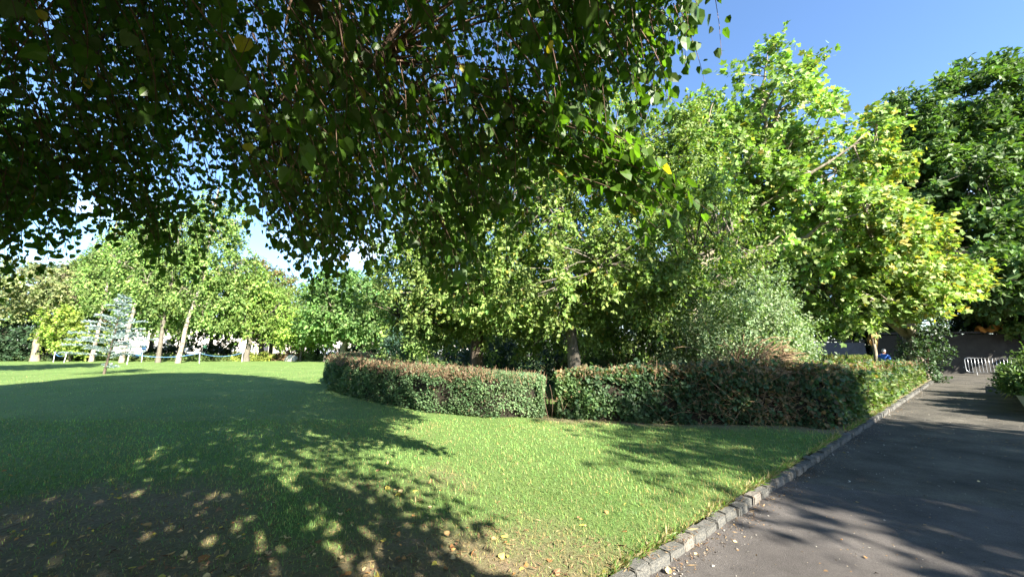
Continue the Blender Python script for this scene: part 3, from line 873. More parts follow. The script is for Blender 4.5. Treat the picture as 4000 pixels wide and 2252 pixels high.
# ------------------------------------------------------------------ dark trees at the right and behind
D_C = (.074, .13, .032)
make_tree('oak_tree', 'tall dense dark green tree at the right edge behind the barrier', 'tree', (36, 27.5, -.1),
          [(0, 0, -.1), (0, 0, 5), (-.5, 0, 11)], .6,
          [(0, 0, 15.5, 6.0, 5, 5.2), (-5.0, -.5, 13.0, 4.0, 4, 4.6), (-3.5, -2.0, 8.2, 5.0, 4.2, 3.6), (5, -2, 12, 5, 4, 6), (2, -3.2, 7.5, 5, 3.2, 3.2), (-6.4, 0, 17.0, 2.6, 2.6, 2.6), (-1.5, -2.5, 4.8, 4.5, 2.4, 1.7), (4, -4, 4.6, 4, 2.6, 1.8), (-1.0, 0, 20.0, 5.5, 4, 3.0), (-2.2, -3.6, 6.6, 4.2, 3.0, 2.0), (-6.0, -5.2, 5.8, 2.4, 2.2, 1.7), (-.6, -5.2, 6.2, 2.3, 1.7, 1.4)],  # last three crown lobes added to shade the wall
          SMALL_LEAF, .37, 1250, 10, 9, .8, D_C, M['leaf_soft'], M['bark_grey'], seed=51, group='dark trees at the right edge', n_limbs=15, inner=.55, clump_sd=.2)
make_tree('oak_tree', 'dark green tree reaching low over the wall at the right edge', 'tree', (44, 24, -.1),
          [(0, 0, -.1), (0, 0, 4), (-.5, 0, 9)], .5,
          [(0, 0, 12, 5.5, 5, 6.0), (-4.0, -1.2, 7, 3.8, 3, 3.2), (-2, -2, 4.0, 3.5, 2.5, 2)],
          SMALL_LEAF, .34, 520, 6, 9, 1.05, mul(D_C, .85), M['leaf_soft'], M['bark_grey'], seed=52, group='dark trees at the right edge', n_limbs=10, inner=.55)
make_tree('oak_tree', 'shaded dark tree filling the gap behind the plane trees', 'tree', (25.5, 31.5, -.1),
          [(0, 0, -.1), (0, 0, 4), (0, 0, 9)], .45,
          [(0, 0, 8.5, 6.5, 4, 5.0), (-5, 0, 6.5, 4.5, 3.5, 4), (4, -.5, 5.8, 4, 3, 3.4)],
          SMALL_LEAF, .34, 600, 6, 9, 1.05, mul(D_C, .8), M['leaf_soft'], M['bark_grey'], seed=53, group='dark trees at the right edge', n_limbs=10, inner=.5)

# ------------------------------------------------------------------ far trees on the left, beyond the lawn
def far_tree(name, label, x, y, trunk, r0, blobs, leaf, clumps, colour, bark, seed, group='trees beyond the lawn', mat='leaf_soft', shoots=5, per=8, sl=.9, **kw):
    tpl = kw.pop('tpl', SMALL_LEAF)
    return make_tree(name, label, 'tree', (x, y, 0), trunk, r0, blobs, tpl, leaf * 1.22, int(clumps * 1.3), shoots, per, sl, mul(colour, 1.22), M[mat], M[bark], seed=seed, group=group, clump_sd=kw.pop('clump_sd', .30), limb_parts=False, sides=8, **kw)  # leaf colours lightened, distant haze put into the albedo
B_C = (.105, .165, .040)
BT = dict(mat='leaf_soft', group='birches on the far lawn', droop=.7, n_limbs=10, inner=.25)
far_tree('birch_tree', 'birch with a pale trunk foot half hidden by the blue cedar', -53.5, 49.0, [(0, 0, -.1), (.3, 0, 5), (.4, 0, 10), (.2, 0, 19)], .22,
         [(0, 1, 11.5, 3.6, 3.0, 8.0), (-1, 2.6, 7.8, 3.4, 2.4, 3.4)], .26, 300, B_C, 'bark_birch', 61, **BT)
far_tree('birch_tree', 'birch with a white trunk just right of the blue cedar', -46.8, 46.2, [(0, 0, -.1), (.25, 0, 4), (.8, 0, 9), (.7, 0, 20)], .24,
         [(.5, 1.2, 12.5, 3.8, 3.0, 8.0), (0, 2.8, 7.8, 3.6, 2.4, 3.4)], .26, 330, mul(B_C, 1.05), 'bark_birch', 62, **BT)
far_tree('birch_tree', 'birch with a browner trunk between the two white ones', -42.4, 46.2, [(0, 0, -.1), (0, 0, 4), (.2, 0, 9), (.4, 0, 18)], .24,
         [(0, 1, 11.5, 3.4, 3.0, 7.4), (0, 2, 7.4, 3.0, 2.6, 3.0)], .26, 280, mul(B_C, .9), 'bark_grey', 63, **BT)
far_tree('birch_tree', 'tallest birch, its white trunk leaning to the right', -38.9, 44.9, [(0, 0, -.1), (.5, 0, 4.5), (1.6, 0, 10), (2.2, 0, 22)], .25,
         [(1.6, 1.3, 13.5, 3.6, 3.0, 8.5), (2.2, 3.0, 8.3, 3.4, 2.4, 3.8)], .26, 340, mul(B_C, 1.08), 'bark_birch', 64, **BT)
far_tree('weeping_birch', 'loose green tree with hanging shoots right of the birches', -34.5, 50, [(0, 0, -.1), (.2, 0, 4), (.2, 0, 11)], .35,
         [(0, 0, 8.6, 3.4, 3.2, 5.0), (1.5, 1.2, 6.4, 3.2, 2.6, 3.4)], .26, 280, (.115, .18, .035), 'bark_grey', 65, droop=.7, inner=.3)
far_tree('maple_tree', 'tree with a rusty brown-green crown and pale trunk foot', -38.0, 58.5, [(0, 0, -.1), (-.4, 0, 3), (-.8, 0, 6), (-1, 0, 11)], .42,
         [(-1, 0, 10.5, 4.4, 4, 4.4), (-.5, 0, 6.5, 4.0, 3.5, 3)], .33, 260, (.085, .11, .032), 'bark_pale', 66, alt=(.16, .10, .045), alt_p=.35)
far_tree('acacia_tree', 'feathery pale green spreading tree behind the small bright tree', -31.5, 57.5, [(0, 0, -.1), (.2, 0, 3), (.5, 0, 7)], .38,
         [(0, 0, 7.6, 4.6, 4, 3.8), (3.2, 0, 7.2, 4, 3.6, 4.2), (-3, 0, 5.6, 3, 3, 2.6)], .27, 360, (.14, .195, .055), 'bark_grey', 67, droop=.4)
far_tree('sapling_tree', 'small bright lime-green tree with a forked trunk beside the white boulder', -28.6, 52.0, [(0, 0, -.1), (.05, 0, 1.4), (.3, 0, 3.5)], .16,
         [(0, 0, 4.2, 3.1, 2.4, 1.7), (-1.4, -.3, 3.4, 2.0, 1.7, 1.1), (1.6, 0, 3.6, 2.0, 1.8, 1.3)], .24, 170, (.17, .26, .045), 'bark_pale', 68, droop=.2)
far_tree('sycamore_tree', 'sycamore with a tan trunk showing above the left hedge', -20.4, 46.5, [(0, 0, -.1), (0, 0, 3), (.3, 0, 8)], .42,
         [(0, 0, 7.4, 4.2, 3.6, 4.2), (2.2, 0, 5.8, 3.4, 3, 3.0), (-2.6, 0, 6.4, 3.2, 3, 3.6)], .31, 300, (.085, .155, .040), 'bark_pale', 69, group='sycamores behind the left hedge')
far_tree('sycamore_tree', 'thinner sycamore standing right of its tan-trunked neighbour', -17.2, 45.0, [(0, 0, -.1), (.1, 0, 3), (.4, 0, 7)], .38,
         [(.4, 0, 6.4, 3.4, 3, 3.6), (1.5, 0, 4.0, 2.6, 2.4, 2.0)], .31, 200, (.10, .17, .05), 'bark_grey', 70, group='sycamores behind the left hedge')
far_tree('young_tree', 'slim young tree between the bright sapling and the sycamores', -23.6, 48.5, [(0, 0, -.1), (.05, 0, 2), (.2, 0, 5)], .17,
         [(0, 0, 4.8, 2.6, 2.2, 2.6)], .28, 120, (.115, .19, .045), 'bark_grey', 71)
far_tree('pine_tree', 'dark short-needled pine behind the left hedge', -9.0, 32.0, [(0, 0, -.1), (0, 0, 2.4), (0, 0, 4.7)], .15,
         [(0, 0, 2.6, 1.5, 1.4, 1.7), (0, 0, 4.1, .9, .9, 1.0)], .22, 130, (.035, .07, .045), 'bark', 72, mat='needle', tpl=NEEDLE_SPRAY, sl=.5)
far_tree('hazel_tree', 'small light green tree right of the dark pine', -6.6, 30.0, [(0, 0, -.1), (.05, 0, 1.2), (.1, 0, 3)], .10,
         [(0, 0, 2.5, 1.5, 1.3, 1.2), (1.0, 0, 3.0, 1.0, .9, .8)], .17, 120, (.15, .22, .065), 'bark_pale', 73, sl=.5)
# far left corner
far_tree('tamarisk_tree', 'yellowish multi-limbed tree with pale bark at the far left', -62.5, 50.5, [(0, 0, -.1), (-.3, 0, 3), (.5, 0, 6), (-.4, 0, 11)], .42,
         [(-1, 0, 10.5, 4.5, 3.6, 2.6), (2.4, 0, 8.6, 3.4, 3, 2.0), (-4, 0, 8, 3, 3, 2)], .30, 210, (.135, .16, .065), 'bark_pale', 74, inner=.4, limb_k=.6)
far_tree('golden_tree', 'round golden-green tree in front of the pale multi-limbed one', -57.5, 50.0, [(0, 0, -.1), (0, 0, 2), (.2, 0, 4.5)], .2,
         [(0, 0, 4.4, 3.6, 3, 2.7), (2.2, 0, 3.2, 2.4, 2.2, 1.8)], .28, 200, (.145, .20, .036), 'bark_pale', 75)
far_tree('white_poplar', 'poplar with white forked limbs behind the golden tree', -58.5, 55.5, [(0, 0, -.1), (.4, 0, 4), (.2, 0, 9), (1.0, 0, 16)], .48,
         [(0, 0, 13.5, 4.5, 4, 4), (-4, 0, 12.5, 3.6, 3.2, 3), (4, 0, 10.5, 3.4, 3, 3)], .32, 230, (.12, .165, .05), 'bark_birch', 76, limb_k=.6, first=.2)
far_tree('cedar_tree', 'dark layered conifer behind the far left trees', -72, 61, [(0, 0, -.1), (0, 0, 6), (0, 0, 14)], .5,
         [(0, 0, 13.5, 6, 4, 1.6), (2, 0, 10.5, 6.5, 4.5, 1.5), (-2, 0, 7.4, 7, 5, 1.7), (3, 0, 4.2, 6, 4, 1.8)], .34, 330, (.042, .075, .032), 'bark', 77, mat='needle', group='dark conifers at the far left')
far_tree('yew_tree', 'low black-green yew at the left edge of the far lawn', -67.5, 52.5, [(0, 0, -.1), (0, 0, 1), (0, 0, 3)], .3,
         [(0, 0, 2.6, 4.2, 3, 2.4)], .28, 190, (.025, .05, .022), 'bark', 78, mat='needle', group='dark conifers at the far left')
# a wooded backdrop: trees along the street side
rng = RS(80)
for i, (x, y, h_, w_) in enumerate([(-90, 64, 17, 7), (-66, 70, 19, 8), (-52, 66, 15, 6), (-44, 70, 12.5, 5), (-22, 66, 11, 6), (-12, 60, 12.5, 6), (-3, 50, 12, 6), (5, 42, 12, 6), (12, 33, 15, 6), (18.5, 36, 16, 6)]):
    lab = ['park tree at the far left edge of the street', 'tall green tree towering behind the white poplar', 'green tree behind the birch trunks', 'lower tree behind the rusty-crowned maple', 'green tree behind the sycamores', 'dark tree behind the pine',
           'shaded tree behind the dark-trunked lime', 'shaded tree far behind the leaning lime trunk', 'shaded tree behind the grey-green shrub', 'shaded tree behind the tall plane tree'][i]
    dk = .62 if i > 4 else 1  # later trees get darker leaves: their shade is put into the colour
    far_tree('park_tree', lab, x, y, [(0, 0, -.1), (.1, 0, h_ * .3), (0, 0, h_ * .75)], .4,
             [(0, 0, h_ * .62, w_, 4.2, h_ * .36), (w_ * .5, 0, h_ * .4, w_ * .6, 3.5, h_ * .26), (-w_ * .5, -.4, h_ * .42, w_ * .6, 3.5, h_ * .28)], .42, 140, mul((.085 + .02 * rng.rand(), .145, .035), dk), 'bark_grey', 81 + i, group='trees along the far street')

# ------------------------------------------------------------------ young blue cedar on the lawn
def blue_cedar():
    rng = RS(101)
    base = np.array([-25.9, 24.6, 0])
    t = empty('blue_cedar', base, 'young silvery blue cedar with tiered drooping branches on the lawn', 'tree')
    H = 5.15
    b = Bag()
    z = np.linspace(-.1, H, 10)
    tx = .10 * z
    b.tube(np.column_stack([tx, 0 * z, z]), .075 * (1 - z / H * .93), 8); b.obj('trunk', M['bark'], t, True)
    P = []; D = []; bb = Bag()
    nb = 50
    for i in range(nb):
        zz = .35 + (H - .5) * (i / nb) ** .92
        if .55 < zz < .95: continue
        L = np.interp(zz, [.3, .6, 1.0, 2.2, 3.4, 4.4, 5.1], [.8, .7, 1.6, 1.95, 1.0, .45, .15]) * (.65 + .55 * rng.rand())
        a = i * 2.399 + rng.normal(0, .3)
        if 1.0 < zz < 2.6 and math.cos(a) < -.3: L *= 1.15
        dr = np.array([math.cos(a), math.sin(a), 0])
        o_ = np.array([.10 * zz, 0, zz])
        e = o_ + dr * L + np.array([0, 0, .02 + .10 * L])
        m_ = o_ + dr * L * .55 + np.array([0, 0, .16 + .06 * L])
        q = bez(o_, m_, e, 7)
        bb.tube(q, np.linspace(.018, .005, 7), 4)
        n = int(40 + 105 * L)
        u = rng.rand(n) ** .75
        p = np.stack([np.interp(u, np.linspace(0, 1, 7), q[:, k]) for k in range(3)], 1)
        sd = np.cross(dr, [0, 0, 1])
        w = rng.normal(0, 1, n) * (.04 + .11 * L * (1 - u) * u * 2)
        p = p + sd[None] * w[:, None] + np.array([0, 0, .02]) - np.array([0, 0, 1]) * (np.abs(w) * .25)[:, None]
        P.append(p); D.append(np.repeat(dr[None], n, 0) * .7 + sd[None] * np.sign(w)[:, None] * .6 + rng.normal(0, .3, (n, 3)) + np.array([0, 0, .25]))
    bb.obj('branches', M['bark_grey'], t, True)['kind'] = 'stuff'
    P = np.concatenate(P); D = nrm(np.concatenate(D)); N = len(P)
    Nn = nrm(np.array([0, 0, 1.0]) + rng.normal(0, .4, (N, 3)))
    C = tints(rng, (.34, .43, .40), N, .16, .04)
    leaf_mass('needles', NEEDLE_SPRAY, P, D, Nn, .17 * np.exp(rng.normal(0, .2, N)), C, M['needle'], t)
blue_cedar()

# ------------------------------------------------------------------ rope barrier around the birches
mat_post = plain_material('post_white', (.72, .74, .76), .5)
mat_rope = plain_material('rope_blue', (.12, .30, .62), .7)
posts = [(-40.3, 40.4, 0.06, 'white rope post just right of the second birch trunk'), (-35.4, 43.7, -.10, 'white rope post leaning left, right of the tallest birch'), (-34.4, 49.1, 0, 'white rope post by the yellow-green bed, farthest right'),
         (-46.6, 48.5, 0, 'white rope post close behind the second birch trunk'), (-56.5, 47.5, 0, 'white rope post standing left of the blue cedar'), (-53.2, 45.8, .12, 'tilted white rope post seen through the edge of the blue cedar')]
for i, (x, y, tilt, lab) in enumerate(posts):
    p = empty('rope_post', (x, y, -.02), lab, 'post', 'posts of the rope barrier round the birches')
    p.rotation_euler = (0, tilt, 0)
    b = Bag(); b.tube([(0, 0, 0), (0, 0, .6), (0, 0, 1.25)], [.032, .03, .03], 8); b.obj('shaft', mat_post, p, True)
    b = Bag(); b.tube([(-.13, 0, 1.22), (0, 0, 1.25), (.13, 0, 1.22)], [.035, .05, .035], 8); b.obj('cap', mat_post, p, True)
def rope(a, c, lab):
    a = np.array([a[0] + math.sin(a[2]) * 1.15, a[1], 1.14]); c = np.array([c[0] + math.sin(c[2]) * 1.15, c[1], 1.14])
    u = np.linspace(0, 1, 17)[:, None]
    q = a * (1 - u) + c * u; q[:, 2] -= (.42 * 4 * u * (1 - u)).ravel()
    b = Bag(); b.tube(q, [.022] * 17, 6)
    tag(b.obj('rope', mat_rope, None, True), lab, 'rope', 'blue ropes of the barrier round the birches')
rope(posts[0], posts[1], 'blue rope sagging in front of the birch trunks')
rope(posts[1], posts[2], 'blue rope running back to the yellow-green bed')
rope(posts[3], posts[0], 'blue rope from the post behind the second birch')
rope(posts[4], posts[5], 'blue rope left of the blue cedar')

# ------------------------------------------------------------------ ground cover along the far side of the lawn
rng = RS(110)
beds = [(-70, 52.0, 3.6, .7, (.05, .085, .03), 'dark low ground cover at the far left edge of the lawn'), (-62, 52.0, 3.8, .6, (.055, .085, .03), 'dull green ground cover below the golden tree'), (-55, 52.2, 3.6, .9, (.10, .15, .04), 'light green ground cover left of the birches'),
        (-48, 51.5, 3.4, .6, (.11, .15, .04), 'low ground cover behind the second birch'), (-41.5, 51.4, 3.4, .7, (.085, .13, .035), 'green ground cover behind the tallest birch'), (-35.6, 52.2, 3.0, .95, (.20, .24, .045), 'yellow-green bed left of the maple trunk'),
        (-31.6, 53.6, 2.4, .85, (.19, .13, .07), 'rusty pinkish-brown ground cover left of the bright sapling'), (-26.6, 53.0, 2.6, .9, (.12, .175, .05), 'green ground cover right of the white boulder'), (-21.5, 51.0, 3.0, .8, (.10, .15, .04), 'green ground cover in front of the slim young tree'), (-12.0, 44.0, 5.0, .8, (.08, .12, .03), 'green ground cover behind the left hedge')]
for i, (x, y, w_, h_, c, lab) in enumerate(beds):
    make_shrub('ground_cover', lab, (x, y, 0), [(0, 0, h_ * .35, w_, 1.5, h_ * .75), (w_ * .5, -.2, h_ * .3, w_ * .6, 1.3, h_ * .6), (-w_ * .5, 0, h_ * .3, w_ * .6, 1.3, h_ * .55)], SMALL_LEAF, .25, 90, 5, 6, .35, c, M['leaf_soft'], M['twig'], 120 + i, group='ground cover beds beyond the lawn', cat='ground cover')
for i, (x, y, w_, h_) in enumerate([(-64, 57.5, 3.6, 2.2), (-54.5, 60, 3.4, 2.0), (-47, 60, 3.0, 2.3), (-33.6, 62, 2.8, 2.6), (-25.5, 61, 3.0, 2.6), (-21.5, 56, 2.8, 2.3), (-14.5, 52, 3.2, 2.4)]):
    make_shrub('shade_bush', 'dark bush added as tree shade ' + ['behind the golden tree', 'left of the birch trunks', 'behind the birch trunks', 'behind the maple trunk', 'behind the bright sapling', 'behind the slim young tree', 'right of the sycamores'][i], (x, y, 0),
               [(0, 0, h_ * .4, w_, 1.4, h_ * .6), (w_ * .5, 0, h_ * .35, w_ * .5, 1.2, h_ * .45)], SMALL_LEAF, .27, 110, 5, 6, .4, (.03, .052, .018), M['leaf_dark'], M['twig'], 140 + i, group='dark bushes added as tree shade beyond the lawn')  # dark bushes added to stand for the shade under the crowns
bm = bmesh.new(); bmesh.ops.create_icosphere(bm, subdivisions=3, radius=.5)
r_ = RS(5)
for v in bm.verts:
    v.co = Vector((v.co.x * 1.7, v.co.y * 1.2, v.co.z * 1.15)) * (1 + .10 * math.sin(v.co.x * 7 + 1) * math.cos(v.co.y * 6 + v.co.z * 5))
me = bpy.data.meshes.new('boulder'); bm.to_mesh(me); bm.free()
me.materials.append(rough_material('boulder_pale', (.38, .34, .30), (.66, .60, .55), 4, .85, .6))
bo = link('boulder', me); bo.location = (-29.2, 51.0, .28)
tag(bo, 'pale rounded boulder at the foot of the bright sapling', 'boulder')

# ------------------------------------------------------------------ street behind: terraced houses and parked cars
road = Bag(); road.box((-38, 80, .25), (190, 16, .5))
tag(road.obj('street', asphalt_material('street_asphalt', (.05, .05, .05), (.08, .08, .08), 60, .4)), 'raised street beyond the far trees', 'street', kind='structure')
mat_glass = plain_material('window_glass', (.05, .06, .07), .08, 0, .8)
mat_roof = rough_material('roof_slate', (.07, .07, .08), (.13, .13, .14), 5, .8, .4)
mat_frame = plain_material('window_frame_white', (.75, .74, .70), .5)
mat_door = [plain_material('door_paint_%d' % i, c, .4) for i, c in enumerate([(.05, .05, .06), (.04, .10, .22), (.05, .14, .08)])]
WALLS = [plain_material('render_%d' % i, c, .85, 0, .2) for i, c in enumerate([(.66, .60, .54), (.60, .55, .50), (.70, .66, .60), (.62, .55, .48)])]
labs = ['pale rendered house glimpsed at the far left', 'cream house behind the birch trunks', 'grey-cream house between the birches and the maple', 'bright pale house behind the maple trunk', 'pale house behind the bright sapling', 'white house seen behind the sycamores', 'pale house right of the sycamores']
pane_me = None
for i in range(7):
    x0 = -100 + i * 14.5
    hs = empty('house', (x0, 95, .3), labs[i], 'house', 'pale houses along the street')
    H_ = 6.0 + (i % 3) * .3
    b = Bag(); b.box((0, 0, H_ / 2), (14.4, 8, H_)); b.obj('wall', WALLS[i % 4], hs)
    rf = Bag()
    V = [(-7.25, -4.3, H_), (7.25, -4.3, H_), (7.25, 4.3, H_), (-7.25, 4.3, H_), (-7.25, 0, H_ + 2.6), (7.25, 0, H_ + 2.6)]
    rf.add(V, [[0, 1, 5, 4], [2, 3, 4, 5]]); rf.add(V, [[0, 4, 3], [1, 2, 5]]); rf.add(V, [[0, 3, 2, 1]])
    ro = rf.obj('roof', mat_roof, hs)
    b = Bag(); b.box((4.8, 0, H_ + 2.9), (1.3, .8, 1.7)); b.obj('chimney', WALLS[(i + 1) % 4], ro)
    for fl in range(2):
        for k in range(4):
            wx = -5.2 + k * 3.4
            if fl == 0 and k == 1:
                b = Bag(); b.box((wx, -4.03, 1.1), (1.05, .1, 2.2)); b.obj('door', mat_door[i % 3], hs); continue
            f = Bag(); zc_ = 1.6 + fl * 2.8
            f.box((wx, -4.03, zc_ + .75), (1.3, .1, .1)); f.box((wx, -4.03, zc_ - .75), (1.3, .1, .1)); f.box((wx - .6, -4.03, zc_), (.1, .1, 1.4)); f.box((wx + .6, -4.03, zc_), (.1, .1, 1.4)); f.box((wx, -4.03, zc_), (.06, .08, 1.4))
            fo = f.obj('window', mat_frame, hs)
            b = Bag(); b.box((wx, -4.01, zc_), (1.1, .03, 1.4)); b.obj('pane', mat_glass, fo)
mat_tyre = plain_material('tyre', (.02, .02, .02), .8)
mat_rim = plain_material('wheel_rim', (.45, .45, .46), .35, .6)
mat_lamp = plain_material('lamp_lens', (.6, .6, .58), .15)
def car(x, y, z, rz, colour, lab, van=False):
    c = empty('parked_van' if van else 'parked_car', (x, y, z), lab, 'van' if van else 'car', 'vehicles parked along the far street', rz=rz)
    paint = plain_material('car_paint', colour, .25, .1, .6, .04)
    L, W = 4.3, 1.75
    if van:
        prof = [(-2.2, .3), (2.2, .3), (2.25, .8), (2.0, 1.15), (1.5, 2.0), (1.1, 2.15), (-2.1, 2.15), (-2.2, 1.9)]
    else:
        prof = [(-2.1, .3), (2.1, .3), (2.15, .7), (1.95, .88), (1.05, .98), (.35, 1.42), (-.9, 1.46), (-1.75, 1.02), (-2.1, .95)]
    n = len(prof)
    V = []
    for s_ in (-1, 1):
        for px, pz in prof:
            tw = W / 2 * (1 - .16 * max(0, pz - .9) / .6)
            V.append((px, s_ * tw, pz))
    F4 = [[i, (i + 1) % n, n + (i + 1) % n, n + i] for i in range(n)]
    b = Bag(); b.add(V, F4); b.F.append(np.array([list(range(n))[::-1]])); b.F.append(np.array([list(range(n, 2 * n))]))
    b.obj('body', paint, c)
    for s_ in (-1, 1):
        b = Bag()
        if van: b.box((1.05, s_ * .79, 1.5), (.9, .06, .5))
        else: b.box((-.35, s_ * .79, 1.18), (1.75, .10, .34), taper=.8)
        b.obj('side_window', mat_glass, c)
        b = Bag(); b.box((2.12, s_ * .6, .68), (.1, .35, .16)); b.obj('headlight', mat_lamp, c)
        for px in (-1.3, 1.35):
            b = Bag(); b.tube([(px, s_ * .72, .31), (px, s_ * .80, .31), (px, s_ * .90, .31)], [.31, .32, .30], 16); w = b.obj('wheel', mat_tyre, c)
            b = Bag(); b.tube([(px, s_ * .88, .31), (px, s_ * .895, .31), (px, s_ * .91, .31)], [.19, .19, .16], 12); b.obj('rim', mat_rim, w)
    b = Bag()
    wz = [(1.53, 1.15, 1.95), (1.93, 1.2, 1.2)] if van else None
    ws = [(1.02, 1.02), (.42, 1.38)] if not van else [(1.93, 1.22), (1.55, 1.92)]
    V = [(ws[0][0] + .03, -.68, ws[0][1] + .02), (ws[0][0] + .03, .68, ws[0][1] + .02), (ws[1][0] + .03, .62, ws[1][1] + .02), (ws[1][0] + .03, -.62, ws[1][1] + .02)]
    V = V + [(a - .04, b_, c_ - .04) for a, b_, c_ in V]
    b.add(V, [[0, 1, 2, 3], [7, 6, 5, 4], [0, 4, 5, 1], [1, 5, 6, 2], [2, 6, 7, 3], [3, 7, 4, 0]])
    b.obj('windscreen', mat_glass, c)
car(-36.5, 75, .5, .1, (.55, .62, .72), 'pale blue car parked behind the bright sapling')
car(-29.5, 75.5, .5, 0, (.75, .77, .80), 'white car parked behind the slim young tree')
car(-58, 75.5, .5, 0, (.30, .38, .50), 'blue-grey car parked behind the birches')
car(-20, 75, .5, .05, (.30, .42, .62), 'light blue van glimpsed right of the sycamores', van=True)
car(-13.5, 75, .5, 0, (.62, .66, .72), 'silver car parked behind the small light green tree')

# ------------------------------------------------------------------ hedges
def resample(pts, n):
    pts = np.array(pts, float)
    d = np.concatenate([[0], np.cumsum(np.linalg.norm(np.diff(pts[:, :2], axis=0), axis=1))])
    u = np.linspace(0, d[-1], n)
    return np.column_stack([np.interp(u, d, pts[:, i]) for i in range(pts.shape[1])]), d[-1]

def make_hedge(name, label, line, group, colour, leaf, dens, seed, brown=None, brown_fn=None, twig_n=500, tpl=SMALL_LEAF, top_twigs=True, mat='leaf_soft', tint_fn=None):
    """line: rows of x, y, half width, height; leaves are spread over a rounded-box shell"""
    rng = RS(seed)
    P, L = resample(line, 120)
    base = np.array([P[0, 0], P[0, 1], 0])
    hd = empty(name, base, label, 'hedge', group)
    T = np.gradient(P[:, :2], axis=0)
    for _ in range(6): T[1:-1] = (T[:-2] + T[1:-1] + T[2:]) / 3
    T = nrm(T); Nn = np.column_stack([-T[:, 1], T[:, 0]])
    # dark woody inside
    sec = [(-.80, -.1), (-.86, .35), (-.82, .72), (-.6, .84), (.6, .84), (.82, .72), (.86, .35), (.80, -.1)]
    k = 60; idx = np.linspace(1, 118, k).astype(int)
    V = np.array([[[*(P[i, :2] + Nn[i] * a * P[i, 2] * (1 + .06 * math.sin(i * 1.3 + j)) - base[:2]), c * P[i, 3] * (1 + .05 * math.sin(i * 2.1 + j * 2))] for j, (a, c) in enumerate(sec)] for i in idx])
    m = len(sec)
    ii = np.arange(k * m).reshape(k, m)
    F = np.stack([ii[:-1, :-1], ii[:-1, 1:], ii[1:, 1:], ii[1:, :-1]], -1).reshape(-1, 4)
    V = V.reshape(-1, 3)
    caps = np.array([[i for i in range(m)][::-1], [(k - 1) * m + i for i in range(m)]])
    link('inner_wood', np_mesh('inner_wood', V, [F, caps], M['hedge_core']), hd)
    # leaves: pick a spot along, a spot round the section
    dist = np.linalg.norm(P[:, :2], axis=1)
    w = np.clip(10.0 / dist, .3, 1.15) ** 1.1 * (P[:, 2] + P[:, 3] * 2)
    N = int(dens * L)
    i = rng.choice(120, N, p=w / w.sum()); f = np.clip(i + rng.rand(N) - .5, 0, 118.99)
    i0 = f.astype(int); fr = (f - i0)[:, None]
    C = P[i0] * (1 - fr) + P[i0 + 1] * fr; nn = nrm(Nn[i0] * (1 - fr) + Nn[i0 + 1] * fr)
    per = 2 * C[:, 3] + 2 * C[:, 2]
    q = rng.rand(N) * per
    a = np.empty(N); z = np.empty(N); oa = np.zeros(N); oz = np.zeros(N)
    s1 = q < C[:, 3]; s3 = q > C[:, 3] + 2 * C[:, 2]; s2 = ~(s1 | s3)
    a[s1] = -1; z[s1] = q[s1] / C[s1, 3]; oa[s1] = -1
    a[s2] = (q[s2] - C[s2, 3]) / C[s2, 2] - 1; z[s2] = 1; oz[s2] = 1
    a[s3] = 1; z[s3] = (q[s3] - C[s3, 3] - 2 * C[s3, 2]) / C[s3, 3]; oa[s3] = 1
    # rounded shoulders
    cut = np.clip(np.abs(a) + z - 1.75, 0, 1)
    a = a * (1 - cut * .35); z = z - cut * .35
    inset = 1 - np.abs(rng.normal(0, .085, N)) + .03
    ph = seed * 1.1
    x_ = C[:, 0]; y_ = C[:, 1]
    und = 1 + .09 * np.sin(x_ * 2.3 + ph) * np.sin(y_ * 2.7 + z * 3.4) + .035 * np.sin(x_ * 8 + z * 9 + ph) + .03 * np.sin(y_ * 9 - z * 7)
    a = a * inset * und; zz = z * C[:, 3] * np.where(oz > 0, inset * (1 + .04 * np.sin(x_ * 5 + ph) * np.sin(y_ * 4.4)), 1) + rng.normal(0, .02, N)
    X = C[:, :2] + nn * (a * C[:, 2])[:, None]
    Ppos = np.column_stack([X - base[:2], np.maximum(zz, .03)])
    # thin places show the wood inside
    hole = np.sin(X[:, 0] * 5.1 + ph) * np.sin(X[:, 1] * 4.3 + Ppos[:, 2] * 2.0) + .7 * np.sin(Ppos[:, 2] * 8.5 + X[:, 0] * 3.1 + X[:, 1] * 2.2)
    low = np.clip(.45 - Ppos[:, 2], 0, .45) * 1.1
    gone = (rng.rand(N) < np.clip((hole - .42) * 1.5 + low, 0, .88)) & (oz < .5)
    Ppos = Ppos[~gone]; out0 = np.column_stack([nn * oa[:, None], oz])[~gone]
    # the two ends
    out = out0
    NE = int(dens * 1.1)
    for e, sg in ((0, -1), (119, 1)):
        if P[e, 2] * 2 < .3: continue
        aa = rng.uniform(-1, 1, NE); z2 = rng.rand(NE) * P[e, 3]
        aa *= 1 - np.clip(np.abs(aa) + z2 / P[e, 3] - 1.75, 0, 1) * .3
        bul = .12 * (1 - aa ** 2) - np.abs(rng.normal(0, .07, NE))
        xx = P[e, :2] + Nn[e] * (aa * P[e, 2])[:, None] + T[e] * sg * bul[:, None]
        Ppos = np.concatenate([Ppos, np.column_stack([xx - base[:2], np.maximum(z2, .03)])])
        out = np.concatenate([out, np.repeat(np.array([[*(T[e] * sg), 0]]), NE, 0)])
    N = len(Ppos)
    D = nrm(out * .35 + rand_dir(rng, N) + np.array([0, 0, .05]))
    Nm = nrm(out * .55 + np.array([0, 0, .45]) + rand_dir(rng, N) * .65)
    cl = np.exp(.22 * np.sin(Ppos[:, 0] * 4.1 + ph) * np.sin(Ppos[:, 1] * 3.7 + Ppos[:, 2] * 5))[:, None]
    Cc = tints(rng, colour, N, .24, .09, None, 0, cl)
    if tint_fn is not None: Cc = Cc * tint_fn(Ppos + base)
